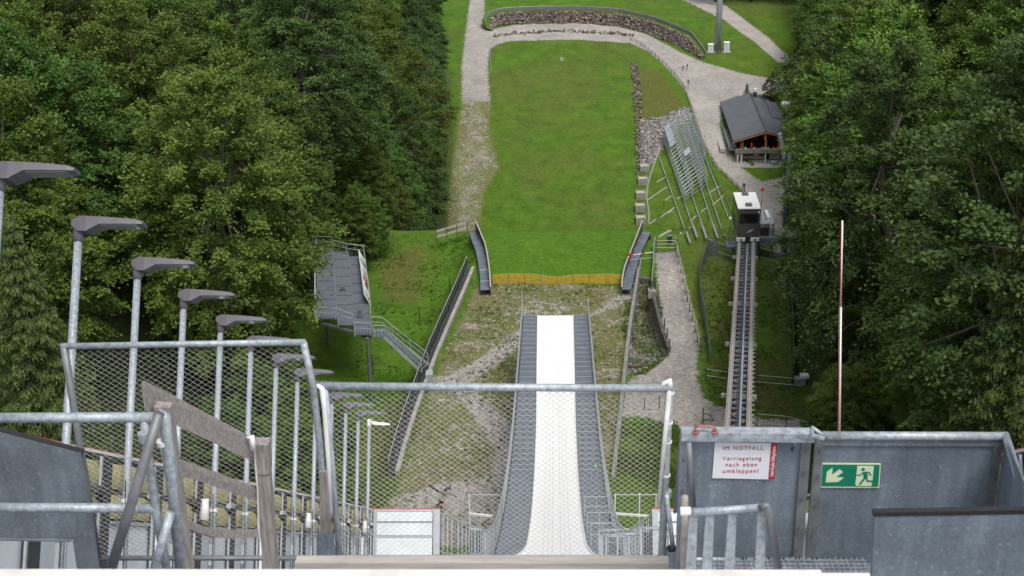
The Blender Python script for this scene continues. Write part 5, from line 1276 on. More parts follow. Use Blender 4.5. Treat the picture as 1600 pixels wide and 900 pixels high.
def rowdirs(pts):
    out = []
    for i in range(len(pts)):
        d = pts[min(i+1, len(pts)-1)]-pts[max(i-1, 0)]; d = d/np.linalg.norm(d[:2]); out.append(np.array([-d[1], d[0], 0]))
    return out
# upper stone wall with embankment
wp = resample([G(a, b) for a, b in ((768,49),(771,44),(783,40),(800,38),(850,36),(900,36),(960,40),(1010,52),(1040,64),(1070,78),(1096,92))], 1.0)
wn = rowdirs(wp)
hw = [min(3.3, .8+i*.5, .7+(len(wp)-1-i)*.30) for i in range(len(wp))]
g = thing('stone_wall', 'long curved wall of dark brown boulders above the gravel road at the top', 'stone wall', wp[len(wp)//2])
r_ = np.random.default_rng(4); Cs, Ss = [], []
for i, p in enumerate(wp):
    hh = 0
    for k in range(int(hw[i]/.30)*3):
        h = r_.uniform(0, hw[i]); q_ = p+(wp[min(i+1, len(wp)-1)]-p)*r_.random()+wn[i]*(h*.45)+np.array([0,0,h]); Cs.append(q_); Ss.append(r_.uniform(.24, .50))
stones('boulders', Cs, Ss, M['st_brown'], g)
top = [p+n*(h*.45+.1)+np.array([0,0,h]) for p, n, h in zip(wp, wn, hw)]; mid = [p+n*(h*.45+min(3.2, h*1.2))+np.array([0,0,h*.92]) for p, n, h in zip(wp, wn, hw)]; bl_ = [min(16, 4+i*.7, 4+(len(wp)-1-i)*.9) for i in range(len(wp))]; bn = [unit(n*.35+np.array([0,1.,0])*.65) for n in wn]; bk = [on((p+n*l_)[0], (p+n*l_)[1], -.05) for p, n, l_ in zip(wp, bn, bl_)]
bot = [p+n*.5-np.array([0,0,.5]) for p, n in zip(wp, wn)]
me_b = MB(); me_b.ribbon(bot, top); me_b.ribbon(top, mid); me_b.ribbon(mid, bk)
o = me_b.build('embankment', gm, None, True); struct(o)
g = thing('grey_band_barrier', 'curved grey barrier band standing on top of the boulder wall', 'barrier', mid[len(mid)//2])
T = [t+n*1.1 for t, n in zip(top, wn)]
for i in range(0, len(T)-1, 2): j = min(i+2, len(T)-1); MB().ribbon([T[i]+[0,0,1.05], T[j]+[0,0,1.05]], [T[i]+[0,0,.1], T[j]+[0,0,.1]]).build('cloth_section', M['cloth'], g)
MB().path([t+[0,0,1.1] for t in T], .05, 5).build('top_rail', M['galvfar'], g)
for t in resample(T, 4.0): MB().tube(t-[0,0,.5], t+[0,0,1.1], .05, 5).build('post', M['galvdark'], g)
# low stone rows
def stone_row(pxs, wid, dens, smin, smax, m, label, hmax=.4):
    pp = resample([G(a, b) for a, b in pxs], 1.0); nn = rowdirs(pp); C_, S_ = [], []
    for p, n in zip(pp, nn):
        for k in range(dens): q_ = p+n*r_.uniform(-wid, wid)+np.array([r_.uniform(-.5,.5), r_.uniform(-.5,.5), 0]); C_.append([q_[0], q_[1], h1(q_[0], q_[1])+r_.uniform(0, hmax)]); S_.append(r_.uniform(smin, smax))
    t = thing('stone_row', label, 'stone row', pp[len(pp)//2]); stones('boulders', C_, S_, m, t)
stone_row([(772,57),(800,53),(850,50),(900,50),(950,52),(988,56)], .7, 4, .2, .42, M['st_brown'], 'low row of boulders along the lower edge of the gravel road', .6)
stone_row([(1000,272),(999,240),(998,200),(996,160),(994,125),(991,100)], .75, 7, .18, .4, M['st_brown'], 'narrow dark line of boulders dividing the green run-out from the bank', .5)
C_, S_ = [], []; poly = _ap['rubble_bank'][0]; lo, hi = poly.min(0), poly.max(0)
while len(C_) < 1500:
    p = r_.uniform(lo, hi); 
    if sdist(p[:1], p[1:2], poly)[0] > -.6*r_.random(): C_.append([p[0], p[1], h1(*p)+r_.uniform(-.05,.2)]); S_.append(r_.uniform(.15, .48))
stones('rubble_stones', C_, S_, M['st_grey'])
# loose stones on the knoll and the track
C_, S_ = [], []
for nm, cnt, a, b in (('weedy_gravel', 4200, .04, .13), ('stony_track', 1500, .08, .30)):
    for poly in _ap[nm]:
        lo, hi = poly.min(0), poly.max(0); k = 0; tries = 0
        while k < cnt and tries < cnt*8:
            tries += 1; p = r_.uniform(lo, hi)
            if sdist(p[:1], p[1:2], poly)[0] > 0: C_.append([p[0], p[1], h1(*p)+.01]); S_.append(r_.uniform(a, b)**1.0); k += 1
stones('loose_stones', C_, S_, M['st_grey'])
M['tuft'] = leafmat('tuft_green', (.075,.14,.022), (.20,.30,.05), .45)
def tufts(name, polys, cnt, m, a, b, seed):
    r = np.random.default_rng(seed); pts = []
    for poly in polys:
        lo, hi = poly.min(0), poly.max(0); p = r.uniform(lo, hi, (cnt*3, 2)); p = p[sdist(p[:, 0], p[:, 1], poly) > -.5][:cnt]
        v = np.sin(p[:, 0]*.9+1.3*np.sin(p[:, 1]*.5))+np.sin(p[:, 1]*1.1+p[:, 0]*.4)+r.normal(0, .6, len(p)); pts.append(p[v > 0])
    p = np.concatenate(pts); z = H(p[:, 0], p[:, 1]); n = len(p); k = 6; c = np.repeat(np.stack([p[:, 0], p[:, 1], z], 1), k, 0)
    s = np.repeat(r.uniform(a, b, n), k); an = r.uniform(0, 6.28, n*k); o = np.stack([np.cos(an), np.sin(an), r.uniform(.4, 1.6, n*k)], 1); o = unit(o)
    ax1 = o*(s*.5)[:, None]; ax2 = unit(np.cross(o, r.normal(size=(n*k, 3))))*(s*.45)[:, None]
    V, Q = quads_from(c+ax1*.8+r.normal(0, 1, (n*k, 3))*np.array([.35,.35,0])*s[:, None], ax1, ax2)
    o_ = bpy.data.objects.new(name, crown_object_mesh(name, V, Q, np.clip(np.repeat(r.normal(.5, .2, n), k), 0, 1), m)); COL.objects.link(o_); o_['kind'] = 'stuff'
tufts('weeds', _ap['weedy_gravel'], 3600, M['tuft'], .08, .26, 2)
tufts('grass_tufts', [polyG([(590,380),(735,366),(740,420),(700,500),(664,570),(640,690),(560,720),(560,560),(600,470)]), polyG([(1110,400),(1238,420),(1240,640),(1110,630),(1095,560)]), polyG([(1020,330),(1050,250),(1148,350),(1140,378),(1030,376)]), polyG([(985,650),(1060,665),(1060,760),(960,760)])], 2600, M['tuft'], .10, .28, 3)
# concrete blocks
for i, (px, py) in enumerate(((1007,266),(1004,286),(1001,308),(1000,328),(1001,347))):
    p = G(px, py); g = thing('concrete_block', ['farthest','fourth','middle','second','nearest'][i]+' of five hollow concrete blocks stepping down the edge of the run-out', 'concrete block', p, 'hollow concrete blocks')
    for dx in (-.95, .95): MB().box(p+[dx,0,.6], (.25,2.6,1.5)).build('side', M['concrete'], g)
    MB().box(p+[0,-1.2,.5], (1.65,.22,1.2)).build('front', M['concrete'], g); MB().box(p+[0,.3,1.1], (1.65,1.6,.15)).build('shelf', M['woodlight'], g)
o = MB().path([G(a, b, .15) for a, b in ((1029,238),(1020,262),(1012,288),(1010,310),(1014,335),(1013,350))], .22, 4).build('edging', M['concrete'], None); tag(o, 'winding pale edging between the concrete blocks and the bank', 'edging')
# scaffold of the stand
RL = [[(1029.5,247),(1078,385)], [(1037,221),(1089,377)], [(1051,213),(1104,379)], [(1066,205),(1121,378)], [(1074,203),(1132,374)], [(1084,201),(1138,343)], [(1092,221),(1150,348)]]
def lp(l, t, dz=0): (a, b), (c, d) = RL[l]; return G(a+(c-a)*t, b+(d-b)*t, dz)
g = thing('stand_scaffold', 'steel lattice of a dismantled spectator stand on the green bank by the road', 'scaffold', lp(3, .3))
for l in range(7):
    pts = [lp(l, t, .25+(.25 if l < 6 else 0)) for t in np.linspace(0, 1, 10)]
    MB().path(pts, .11 if l < 6 else .09, 4).build('rail', M['galvfar'] if l < 6 else M['fencewood'], g)
q = random.Random(9); ts = np.linspace(0.0, .66, 21)
hts = {1:(3.2,2.2), 2:(4.4,3.0), 3:(5.2,3.2), 4:(5.0,2.8), 5:(3.2,1.2)}
def sp(l, t, f):
    a = hts[l]; p = lp(l, min(t*(1-.05*l)+.0, 1)); return p+np.array([0, 0, .3+f*(a[0]+(a[1]-a[0])*t/.66)])
for l in range(1, 6):
    for i, t in enumerate(ts):
        if l == 5 and i > 14: continue
        MB().tube(sp(l, t, 0), sp(l, t, 1), .05, 4).build('standard', M['galvfar'], g)
        if i < len(ts)-1 and not (l == 5 and i > 13): MB().tube(sp(l, t, 0), sp(l, ts[i+1], 1), .035, 4).build('diagonal', M['galvfar'], g)
    for f in (.33, .66, 1.0): MB().path([sp(l, t, f) for t in (ts if l < 5 else ts[:15])], .05, 4).build('ledger', M['galvfar'], g)
for i, t in enumerate(ts):
    for f in (.33, .66, 1):
        MB().path([sp(l, t, f) for l in range(1, 6 if i < 15 else 5)], .045, 4).build('transom', M['galvfar'], g)
    if i % 2: MB().tube(sp(1, t, 0), sp(2, t, 1), .035, 4).build('diagonal', M['galvfar'], g); MB().tube(sp(3, t, 1), sp(4, t, 0), .035, 4).build('diagonal', M['galvfar'], g)
for t0, t1 in ((.0,.05),(.055,.105),(.11,.16),(.165,.2)):
    A_, B_ = [sp(1, t, 1.05) for t in (t0, t1)], [sp(1, t, 1.05)+(sp(2, t, 1)-sp(1, t, 1))*.5 for t in (t0, t1)]; MB().ribbon(A_, B_, .08).build('deck_plate', M['galv'], g)
MB().ribbon([sp(2, t, 1.05) for t in (.33,.38)], [sp(2, t, 1.05)*.4+sp(3, t, 1.05)*.6 for t in (.33,.38)], .08).build('deck_plate', M['galv'], g)
for i, (a, b, c, d) in enumerate(((1011,314,1042,293),(1026,286,1039,278),(1039,314,1049,307),(1014,351,1025,344),(1032,341,1054,325),(1044,334,1050,330),(1058,312,1064,308),(1106,304,1126,291),(1113,322,1131,306),(1095,332,1104,326),(1080,345,1088,338),(1030,372,1048,362),(1064,366,1080,356))):
    MB().beam(G(a, b, .12), G(c, d, .12), .22, .2).build('cross_sleeper', M['woodlight'], g)
# roadside fence
def post_fence(label, pxs, step=2.4, h=1.0, m=None):
    f = resample([G(a, b) for a, b in pxs], step); t = thing('post_fence', label, 'fence', f[0]); m = m or M['fencewood']
    f = [gnd(p) for p in f]
    for p in f: MB().beam(p-[0,0,.3], p+[0,0,h+.1], .14, .14, (0,1,0)).build('post', m, t)
    for hh in (.5, .95): MB().path([p+[0,0,hh*h] for p in f], .055, 4).build('rail', m, t)
post_fence('long timber post fence between the green bank and the gravel road, upper part', [(985,64),(1000,70),(1014,81),(1040,103),(1060,126),(1070,140)])
post_fence('pale timber fence beside the rubble and the stand scaffold', [(1072,145),(1080,168),(1090,195),(1098,222),(1108,245)], 2.2, 1.1, M['woodlight'])
post_fence('timber post fence along the lower gravel road towards the cabin', [(1114,255),(1125,268),(1140,282),(1152,293),(1168,308)])
post_fence('short thin white line fence at the far left corner of the green run-out', [(766,76),(767,112)], 6, .45, M['galvfar'])
p = G(1075,139); g = thing('info_post', 'thin grey sign post at the bend of the gravel road', 'post', p); MB().tube(p, p+[0,0,2.6], .08, 6).build('pole', M['galvdark'], g); MB().box(p+[0,-.1,2.0], (.5,.08,1.0)).build('plate', M['galvdark'], g)
p = G(878,95); g = thing('marker_box', 'small pale marker box lying on the green run-out', 'box', p); MB().box(p+[0,0,.35], (.9,.6,.8)).build('body', M['woodlight'], g); MB().box(p+[-.25,-.1,.9], (.3,.3,.35)).build('knob', M['woodlight'], g)
# floodlight mast at the top
p = G(1121,80); g = thing('floodlight_mast', 'tall thick grey floodlight mast rising out of the top of the view', 'mast', p)
MB().path([p, p+[0,0,14], p+[0,0,34]], [.95,.80,.55], 16).build('pole', M['galvfar'], g, True); MB().tube(p-[0,0,.2], p+[0,0,.35], 1.35, 16).build('base_plate', M['concdark'], g)
MB().box(p+[0,0,33], (6,.5,.4)).build('head_beam', M['galvfar'], g)
for i in range(4): MB().tube(p+[-2.4+i*1.6,-.2,33.6], p+[-2.4+i*1.6,-.7,33.2], .45, 8).build('floodlight', M['panelwhite'], g)
for dx, hh, lab in ((-2.0,2.1,'left'),(2.4,2.6,'right')):
    c = p+np.array([dx,-.6,0]); b_ = thing('switch_cabinet', f'white switch cabinet at the {lab} foot of the floodlight mast', 'cabinet', c)
    MB().box(c+[0,0,hh/2], (1.5,1.2,hh)).build('body', M['panelwhite'], b_); MB().box(c+[0,0,hh+.08], (1.65,1.35,.16)).build('lid', M['white'], b_); MB().box(c+[0,-.62,hh/2], (.05,.04,hh*.9)).build('door_seam', M['dark'], b_)
    MB().box(c+[0,0,.0], (2.4,2.0,.2)).build('slab', M['concrete'], b_)
# masts in the right wood
M['lattm'] = mat('mast_steel', (.16,.20,.23), .5, .2, .1, 3)
def lampmast(label, base, top, heads, r):
    g = thing('floodlight_mast', label, 'mast', base); MB().path([base, top], [r, r*.8], 10).build('pole', M['lattm'] if r < .4 else M['galvfar'], g, True)
    for i, hp in enumerate(heads):
        MB().tube(hp, hp+np.array([-.25,-.35,-.15]), .20, 9).build('floodlight', M['galv'], g)
    MB().path([top]+[heads[k] for k in range(len(heads)-1, -1, -1)], .07, 5).build('bracket', M['galvfar'], g)
    return g
b0 = P(1290,225,190); b0g = on(b0[0], b0[1], -.3); t0 = P(1303,55,190); t0 = np.array([b0[0], b0[1], t0[2]])
hs_ = [P(*q_, 187) for q_ in ((1271,43),(1275,51),(1279,58),(1277,67),(1287,66),(1291,60),(1285,76),(1287,92),(1290,99),(1293,108),(1299,104),(1301,96))]
gg = lampmast('grey floodlight mast with silver lamp heads sticking out of the right wood', b0g, t0, hs_, .5)
MB().tube(t0, t0+[0,0,7], .05, 5).build('antenna', M['galvdark'], gg)
b1 = P(1224,385,152); b1g = on(b1[0], b1[1], -.3); t1 = np.array([b1[0], b1[1], P(1232,212,152)[2]])
lampmast('grey lamp mast with a column of silver heads beside the chalet balcony', b1g, t1, [P(1220+i*1.0, 209+i*5, 150) for i in range(8)], .30)
# ------------------------------------------------------------------ chalet
cb = G(1192,252); dch = (cb-C0)@CF; mp = dch/FPX
print('CHALET', cb, dch, mp)
def cx(px): return cb[0]+(px-1192)*mp
zb = cb[2]; yf = cb[1]
u = mp/math.cos(R(20)); vz = lambda py, Y=yf: PY(1192, py, Y)[2]
g = thing('chalet', 'timber chalet with wide anthracite gable roof, balcony and white ground floor', 'chalet', cb)
xl, xr, xa = cx(1147), cx(1229), cx(1197)
yr = yf-1.0     # roof front edge stands forward over the balcony
zr_f = PY(1197, 205, yr)[2]; zl = PY(1146, 220, yr)[2]; zrr = PY(1233, 214, yr)[2]; xrl, xrr = PY(1146,220,yr)[0], PY(1233,214,yr)[0]; xap = PY(1197,205,yr)[0]
yb = PZ(1177, 145, zr_f)[1]; depth = yb-yr
print('roof', zb, zl, zr_f, zrr, depth, xrl, xrr)
def slab(p4, t, nm, m, par=g): return MB().hexa([np.array(p)-[0,0,t] for p in p4]+[np.array(p) for p in p4]).build(nm, m, par)
rl = slab([(xrl,yr,zl),(xap-.02,yr,zr_f),(xap-.02,yb,zr_f),(xrl,yb,zl)], .3, 'roof', M['roof'])
rr = slab([(xap+.02,yr,zr_f),(xrr,yr,zrr),(xrr,yb,zrr),(xap+.02,yb,zr_f)], .3, 'roof', M['roof'])
MB().beam((xap,yr-.02,zr_f+.05), (xap,yb,zr_f+.05), .35, .14).build('ridge_cap', M['dark'], g)
for fr in (.33, .66):       # welded seams of the roof
    for sgn_x, z1_ in ((xrl, zl), (xrr, zrr)):
        yy = yr+depth*fr; MB().beam((xap,yy,zr_f+.012), (sgn_x,yy,z1_+.012), .12, .02).build('roof_seam', M['galvdark'], g)
c = np.array([xap+.9, yb-2.5, zr_f]); MB().box(c+[0,0,.5], (.9,.9,1.2)).build('chimney', M['dark'], g); MB().box(c+[0,0,1.5], (.7,.7,.8)).build('chimney_cowl', M['white'], g)
MB().tube((xrr-2.2,yr+depth*.55,zrr), (xrr-2.2,yr+depth*.55,zrr+2), .08, 5).build('vent_pipe', M['galvfar'], g)
# raised rear roof field on the right
slab([(xap+3.2,yr+depth*.42,zr_f-.5),(xrr+.6,yr+depth*.42,zrr+.2),(xrr+.6,yb+.2,zrr+.2),(xap+3.2,yb+.2,zr_f-.5)], .35, 'rear_roof', M['roof'])
# walls
zfl = PY(1192, 236, yf)[2]   # balcony floor
MB().box(((xl+xr)/2+.3, yf+depth/2, (zb+zfl)/2-.3), (xr-xl-.6, depth-2, zfl-zb+.6)).build('ground_floor_wall', M['whitedirty'], g)
yg_ = yf+2.6
MB().hexa([(xl+.6,yg_,zfl),(xr-.2,yg_,zfl),(xr-.2,yb-1,zfl),(xl+.6,yb-1,zfl),(xl+.6,yg_,zl-.4),(xr-.2,yg_,zrr-.4),(xr-.2,yb-1,zrr-.4),(xl+.6,yb-1,zl-.4)]).build('upper_wall', M['brown'], g)
MB().poly([(xl+.6,yg_,zl-.4),(xr-.2,yg_,zrr-.4),(xap,yg_,zr_f-.35)], (0,1,0), .2).build('gable_wall', M['glassgreen'] if 'glassgreen' in M else M['glassdark'], g)
for i in range(6):
    xa_ = xl+1.2+i*(xr-xl-2.4)/6; w_ = MB().box((xa_+(xr-xl-2.4)/12, yg_-.05, zfl+1.3), ((xr-xl-2.4)/6-.25,.1,2.2)).build('window', M['glassdark'], g)
for i in range(7): xa_ = xl+1.2+i*(xr-xl-2.4)/6; MB().box((xa_, yg_-.1, zfl+1.4), (.14,.14,2.6)).build('mullion', M['brown'], g)
MB().box(((xl+xr)/2, yg_-.1, zfl+2.6), (xr-xl-1.5,.14,.16)).build('lintel', M['brown'], g)
# balcony
MB().box(((xl+xr)/2, (yf-1.6+yg_)/2, zfl), (xr-xl, yg_-yf+1.6, .22)).build('balcony_floor', M['fencewood'], g)
for i in range(26):
    x = xl+(xr-xl)*i/25; MB().box((x, yf-1.6, zfl+.5), (.10,.08,1.0)).build('baluster', M['fencewood'], g)
for h in (.25, .55, .85): MB().box(((xl+xr)/2, yf-1.57, zfl+h), (xr-xl, .05, .18)).build('balcony_board', M['wood'], g)
MB().box(((xl+xr)/2, yf-1.6, zfl+1.08), (xr-xl+.1, .16, .10)).build('handrail', M['galvfar'], g)
for x in (cx(1157), cx(1194.5), cx(1158.8)): MB().box((x, yr+.9, (zfl+zl)/2), (.42,.42,0.1+(zl-zfl))).build('timber_post', M['timber'], g)
MB().box((xap, yr+.6, (zl+zr_f)/2), (.5,.5,zr_f-zl)).build('king_post', M['timber'], g)
for x1_, z1_ in ((xrl, zl), (xrr, zrr)): MB().beam((xap,yr+.05,zr_f-.42), (x1_,yr+.05,z1_-.42), .2, .25).build('barge_board', M['timber'], g)
for x in (1151, 1157, 1194): MB().box((cx(x), yf-1.4, (zb+zfl)/2), (.22,.22,zfl-zb)).build('balcony_support', M['white'], g)
for x, wv in ((1166,1.4),(1174,1.2),(1190,1.2)): MB().box((cx(x), yf+.98-.0, zfl-1.15), (wv,.1,.8)).build('window', M['glassdark'], g)
for x, wv in ((1199,1.1),(1222,1.0)): MB().box((cx(x), yf+.98, zb+1.1), (wv,.12,2.2)).build('door', M['brown'], g)
MB().box(((xl+xr)/2+1, yf-1.2, zb+.6), (xr-xl-6,.06,.08)).build('terrace_rail', M['galvfar'], g)
for x in (xl-.5,): MB().box((x, yf+depth*.45, zfl-.2), (1.0, depth*.8, .25)).build('side_deck', M['galvfar'], g); MB().box((x-.5, yf+depth*.45, zfl+.4), (.08, depth*.8, 1.0)).build('side_rail', M['galvfar'], g)
o = MB().box((xl-2.3, yf+depth*.35, h1(xl-2.3, yf+depth*.35)-.2), (1.2, depth*.45, .9)).build('garden_wall', M['woodlight'], None); tag(o, 'low pale wall along the left side of the chalet', 'wall')
xs_ = np.linspace(xl-1, xr+2, 8); o = MB().ribbon([on(x_, yf-3.2, .05) for x_ in xs_], [on(x_, yf+1.5, .05) for x_ in xs_], .04).build('terrace_paving', M['concrete'], None); struct(o)
c = G(1208,256); o = stones('boulders', [c+[0,0,.3], c+[.8,.2,.3]], [.8,.5], M['st_grey']); o['kind'] = 'thing'; tag(o, 'pale boulder on the lawn before the chalet terrace', 'boulder')
# red shed and white van roof beyond
c = G(1243,182); g = thing('red_shed', 'small rust-red boarded shed behind the chalet, half hidden by trees', 'shed', c)
MB().box(c+[0,2,1.6], (4,4,3.2)).build('wall', mat('rust_red_boards', (.30,.06,.03), .8, 0, .2, 3), g); MB().box(c+[0,2,3.3], (4.6,4.6,.2)).build('roof', M['roof'], g)
c = PZ(1230, 165, zrr+.5); g = thing('roof_unit', 'white ventilation unit on the right rear corner of the chalet roof', 'unit', c); MB().box(c+[0,0,.3], (2.6,2.2,.9)).build('body', M['white'], g); MB().box(c+[-.1,-1.2,.6], (2.0,.15,.2)).build('grille', M['galvfar'], g)
# small trees near the chalet
tree(5, *(G(1166,158)[:2]), .34, 'small dark conical spruce shrub behind the chalet ridge', name='spruce_shrub', sz=.55)
tree(4, *(G(1205,172)[:2]), .36, 'round bushy tree behind the right half of the chalet roof')
tree(3, *(G(1222,150)[:2]+[4,0]), .55, 'dark tree where the gravel road enters the right wood')
for i, px in enumerate((1120,1150,1176,1200,1226,1250,1272)):
    p = G(px, 9); tree([0,3,5,1,3,0,4][i], p[0], p[1]+4+(i % 2)*3, .9, ['first','second','third','fourth','fifth','sixth','last'][i]+' tree from the left in the far row beyond the top meadow', 'far row of trees')
o = None
# ------------------------------------------------------------------ people
def graph_mesh(V, E, Rr, root=0, sub=1, m=None, name='body'):
    me = bpy.data.meshes.new(name); me.from_pydata([tuple(v) for v in V], E, []); ob = bpy.data.objects.new('tmp', me); COL.objects.link(ob)
    sk = ob.modifiers.new('s', 'SKIN'); me.skin_vertices[0].data[root].use_root = True
    for i, r in enumerate(Rr): me.skin_vertices[0].data[i].radius = (r, r) if not hasattr(r, '__len__') else r
    sb = ob.modifiers.new('d', 'SUBSURF'); sb.levels = sub; sb.render_levels = sub
    out = bpy.data.meshes.new_from_object(ob.evaluated_get(bpy.context.evaluated_depsgraph_get())); out.name = name
    bpy.data.objects.remove(ob); out.materials.clear(); out.materials.append(m); out.shade_smooth(); return out
def person(label, loc, rz, pose, shirt, legs, hair, shoes, h=1.75, group=None, bare_legs=True, sleeves=False):
    """pose: dict of joint positions in metres, x right, y forward, z up, feet at z 0"""
    t = thing('person', label, 'person', loc, group); t.rotation_euler[2] = rz; k = h/1.75; J = {n: np.array(p, float)*k for n, p in pose.items()}; t['_b'] = (0,0,0)
    V, E, Rr, idx = [], [], [], {}
    def add(n, p, r, par=None):
        idx[n] = len(V); V.append(p); Rr.append(r*k if not hasattr(r, '__len__') else (r[0]*k, r[1]*k))
        if par: E.append((idx[par], idx[n]))
    add('pelvis', J['pelvis'], .13); add('waist', J['pelvis']*.55+J['chest']*.45, .115, 'pelvis'); add('chest', J['chest'], .15, 'waist'); add('neck', J['neck'], .055, 'chest')
    hd = J['head']; add('chin', J['neck']*.45+hd*.55, .062, 'neck'); add('skull', hd, .095, 'chin'); add('crown', hd+(hd-J['neck'])*.42, .07, 'skull')
    fwd_ = np.array([0, 1.0, 0])
    for s in ('l', 'r'):
        sg = -1 if s == 'l' else 1
        add('sh'+s, J['chest']+np.array([sg*.17, 0, .06])*k, .062, 'chest'); add('el'+s, J['el'+s], .042, 'sh'+s); add('wr'+s, J['wr'+s], .028, 'el'+s)
        d = J['wr'+s]-J['el'+s]; d /= np.linalg.norm(d); add('palm'+s, J['wr'+s]+d*.07*k, .032, 'wr'+s); sd_ = unit(np.cross(d, [0, .3, 1.0]))
        for f in range(4): add(f'f{f}{s}', J['wr'+s]+d*(.15-.01*abs(f-1))*k+sd_*(.03-.02*f)*k, .009, 'palm'+s)
        add('th'+s, J['wr'+s]+d*.09*k+sd_*.06*k, .011, 'palm'+s)
        add('hip'+s, J['pelvis']+np.array([sg*.09, 0, -.06])*k, .10, 'pelvis'); add('kn'+s, J['kn'+s], .06, 'hip'+s); add('an'+s, J['an'+s], .038, 'kn'+s); add('toe'+s, J['toe'+s], .035, 'an'+s)
    link('body', graph_mesh(V, E, Rr, 0, 1, M['skin']), t)
    A = lambda n: V[idx[n]]
    sv, se, sr = [A('pelvis')+[0,0,.04*k], A('waist'), A('chest'), A('neck')*.6+A('chest')*.4], [(0,1),(1,2),(2,3)], [.15*k, .135*k, .168*k, .09*k]
    for s in ('l','r'):
        n = len(sv); sv += [A('sh'+s), A('sh'+s)*.35+A('el'+s)*.65] + ([A('wr'+s)] if sleeves else []); se += [(2,n),(n,n+1)]+([(n+1,n+2)] if sleeves else []); sr += [.075*k, .062*k]+([.045*k] if sleeves else [])
    link('shirt', graph_mesh(sv, se, sr, 0, 1, shirt, 'shirt'), t)
    sv, se, sr = [A('pelvis')], [], [.15*k]
    for s in ('l','r'):
        n = len(sv); sv += [A('hip'+s), A('hip'+s)*.3+A('kn'+s)*.7]; se += [(0,n),(n,n+1)]; sr += [.112*k, .085*k]
        if not bare_legs: sv += [A('kn'+s), A('an'+s)]; se += [(n+1,n+2),(n+2,n+3)]; sr += [.07*k,.055*k]
    link('shorts' if bare_legs else 'trousers', graph_mesh(sv, se, sr, 0, 1, legs, 'legs'), t)
    hv = [hd+np.array([0,-.02,.03])*k, hd+(hd-J['neck'])*.5+np.array([0,-.015,0])*k]; link('hair', graph_mesh(hv, [(0,1)], [.105*k,.07*k], 0, 1, hair, 'hair'), t)
    for s in ('l','r'):
        a, b = A('an'+s)-[0,0,.02*k], A('toe'+s); hv = [a-(b-a)*.25, a*.5+b*.5, b+(b-a)*.1]; link('shoe', graph_mesh(hv, [(0,1),(1,2)], [.05*k,.052*k,.04*k], 0, 1, shoes, 'shoe'), t)
    return t
STAND = dict(pelvis=(0,0,.95), chest=(0,0,1.33), neck=(0,.0,1.50), head=(0,.02,1.63), ell=(-.25,-.02,1.10), wrl=(-.26,.08,.86), elr=(.25,-.02,1.10), wrr=(.26,.08,.86),
 knl=(-.11,.04,.50), anl=(-.12,-.08,.09), toel=(-.13,.08,.03), knr=(.11,.10,.50), anr=(.12,.16,.09), toer=(.13,.32,.03))
LUNGE = dict(pelvis=(0,0,.86), chest=(0,.28,1.12), neck=(0,.40,1.26), head=(0,.50,1.36), ell=(-.27,.42,.98), wrl=(-.12,.55,.80), elr=(.26,.40,.98), wrr=(.10,.56,.82),
 knl=(-.14,.36,.50), anl=(-.15,.34,.09), toel=(-.15,.52,.03), knr=(.16,-.18,.46), anr=(.2,-.52,.14), toer=(.2,-.40,.03))
CROUCH = dict(pelvis=(0,0,.55), chest=(0,.22,.90), neck=(0,.32,1.04), head=(0,.40,1.16), ell=(-.30,.36,.76), wrl=(-.16,.58,.72), elr=(.30,.34,.76), wrr=(.14,.60,.70),
 knl=(-.18,.40,.50), anl=(-.16,.12,.09), toel=(-.17,.28,.03), knr=(.18,.36,.42), anr=(.17,.06,.09), toer=(.18,.22,.03))
SIT = dict(pelvis=(0,0,.55), chest=(0,.06,.92), neck=(0,.10,1.09), head=(0,.14,1.22), ell=(-.24,.14,.74), wrl=(-.12,.38,.76), elr=(.24,.14,.74), wrr=(.12,.38,.76),
 knl=(-.11,.44,.50), anl=(-.11,.42,.09), toel=(-.11,.56,.03), knr=(.11,.44,.50), anr=(.11,.42,.09), toer=(.11,.56,.03))
def cl(n, c): return mat(n, c, .9, 0, .12, 12)
c_blue, c_black, c_navy, c_sky, c_red, c_white, c_yel, c_hair, c_hair2 = cl('pale_blue_cloth', (.22,.28,.38)), cl('black_cloth', (.015,.016,.02)), cl('navy_cloth', (.025,.04,.08)), cl('sky_blue_cloth', (.06,.24,.50)), cl('red_cloth', (.5,.03,.04)), cl('white_cloth', (.65,.65,.65)), cl('yellow_cloth', (.60,.40,.03)), cl('dark_hair', (.03,.02,.015)), cl('reddish_hair', (.13,.05,.025))
p = G(701,776); person('person in a grey-blue shirt and dark shorts leaning forward on the gravel slope', p, R(62), LUNGE, c_blue, c_navy, c_hair2, c_black)
p = G(686,800); person('person in black with a blue cap crouching low on the gravel below the leaning person', p, R(-60), CROUCH, c_black, c_black, c_sky, c_black)
a, b = P(665,768,100), P(722,800,100); a = G(672,776,.95); b = G(700,790,.7)
g = thing('long_pole', 'long dark pole with padded end beside the crouching person', 'pole', a); MB().tube(a, a+(b-a)*.5, .09, 6).build('padded_end', M['black'], g); MB().tube(a+(b-a)*.5, b, .03, 5).build('rod', M['dark'], g)
p = G(1067,111); person('walker in a bright blue top on the gravel road', p, R(20), STAND, c_sky, c_navy, c_hair, c_black, group=None)
p = G(1073.5,109); person('walker in a black top beside the one in blue on the gravel road', p, R(10), STAND, c_black, c_blue, c_hair, c_black)
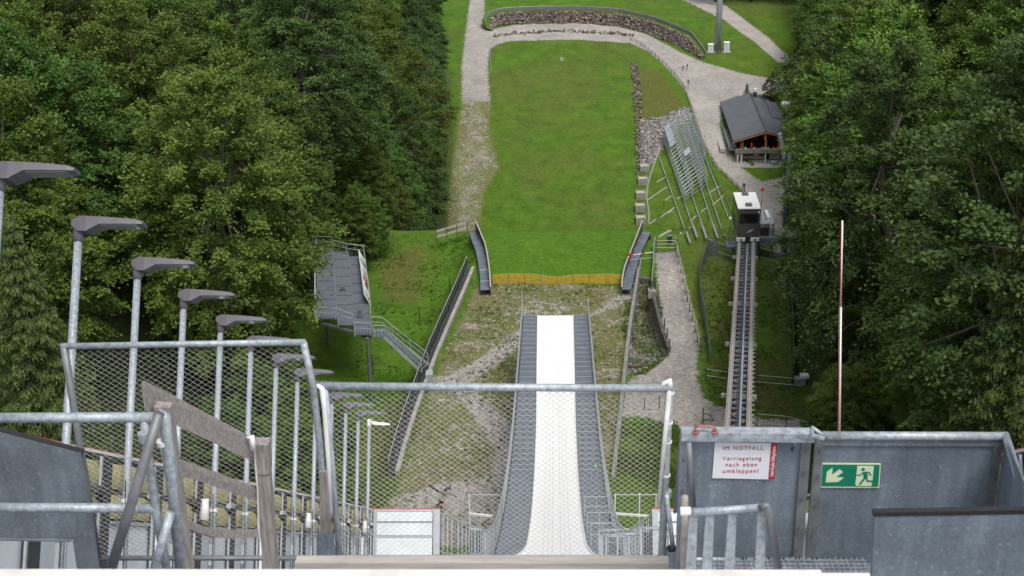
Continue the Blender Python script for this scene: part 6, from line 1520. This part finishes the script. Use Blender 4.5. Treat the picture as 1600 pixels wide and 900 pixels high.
tops = [(1159, c_navy, c_hair, 'navy top'), (1163, c_white, c_hair2, 'white top at the left end'), (1171.5, c_red, c_hair, 'red top'), (1177, c_white, c_hair, 'white top near the red parasol'), (1189, c_sky, c_hair2, 'light blue top'), (1192.5, c_white, c_hair, 'white top by the middle post'), (1198, c_yel, c_hair2, 'yellow top'), (1207, c_black, c_hair, 'black top')]
for px, m_, hr, lb in tops:
    person(f'guest in {lb} seated on the chalet balcony', (cx(px), yf-.5, zfl+.11), R(180), SIT, m_, c_navy, hr, c_black, bare_legs=False)
for i, px in enumerate((1161, 1180, 1191, 1205)):
    c = np.array([cx(px)+.8, yf-1.05, zfl+.11]); g = thing('table', ['leftmost','second','third','rightmost'][i]+' small table on the chalet balcony', 'table', c, 'tables on the chalet balcony')
    MB().box(c+[0,0,.74], (1.0,.7,.05)).build('tabletop', M['woodlight'], g)
    for dx in (-.4,.4): MB().box(c+[dx,0,.37], (.06,.5,.72)).build('leg', M['dark'], g)
for px, lb in ((1172, 'closed red parasol in the left half of the chalet balcony'), (1213, 'closed red parasol at the right end of the chalet balcony')):
    c = np.array([cx(px), yf-1.0, zfl+.11]); g = thing('parasol', lb, 'parasol', c); MB().tube(c, c+[0,0,2.5], .04, 6).build('pole', M['white'], g)
    MB().path([c+[0,0,.9], c+[0,0,1.0], c+[0,0,1.6], c+[0,0,2.5]], [.10,.26,.2,.04], 8).build('canopy', c_red, g, True)
# ------------------------------------------------------------------ each tree and bush gets a label of its own
ORD = ['nearest', 'second nearest', 'third nearest', 'fourth nearest', 'fifth nearest', 'sixth nearest', 'seventh nearest', 'eighth nearest', 'ninth nearest', 'tenth nearest']
by = {}
for o in bpy.data.objects:
    if o.get('category') == 'tree': by.setdefault(o['label'], []).append(o)
for lb, os_ in by.items():
    if len(os_) < 2: continue
    os_.sort(key=lambda q: q.location.y)
    for i, q in enumerate(os_):
        q['label'] = (ORD[i] if i < 10 else f'{i+1}th nearest')+' '+lb
        wds = q['label'].split()
        if len(wds) > 16: q['label'] = ' '.join(wds).replace('in the undergrowth ', '').replace('forest edge', 'wood edge')
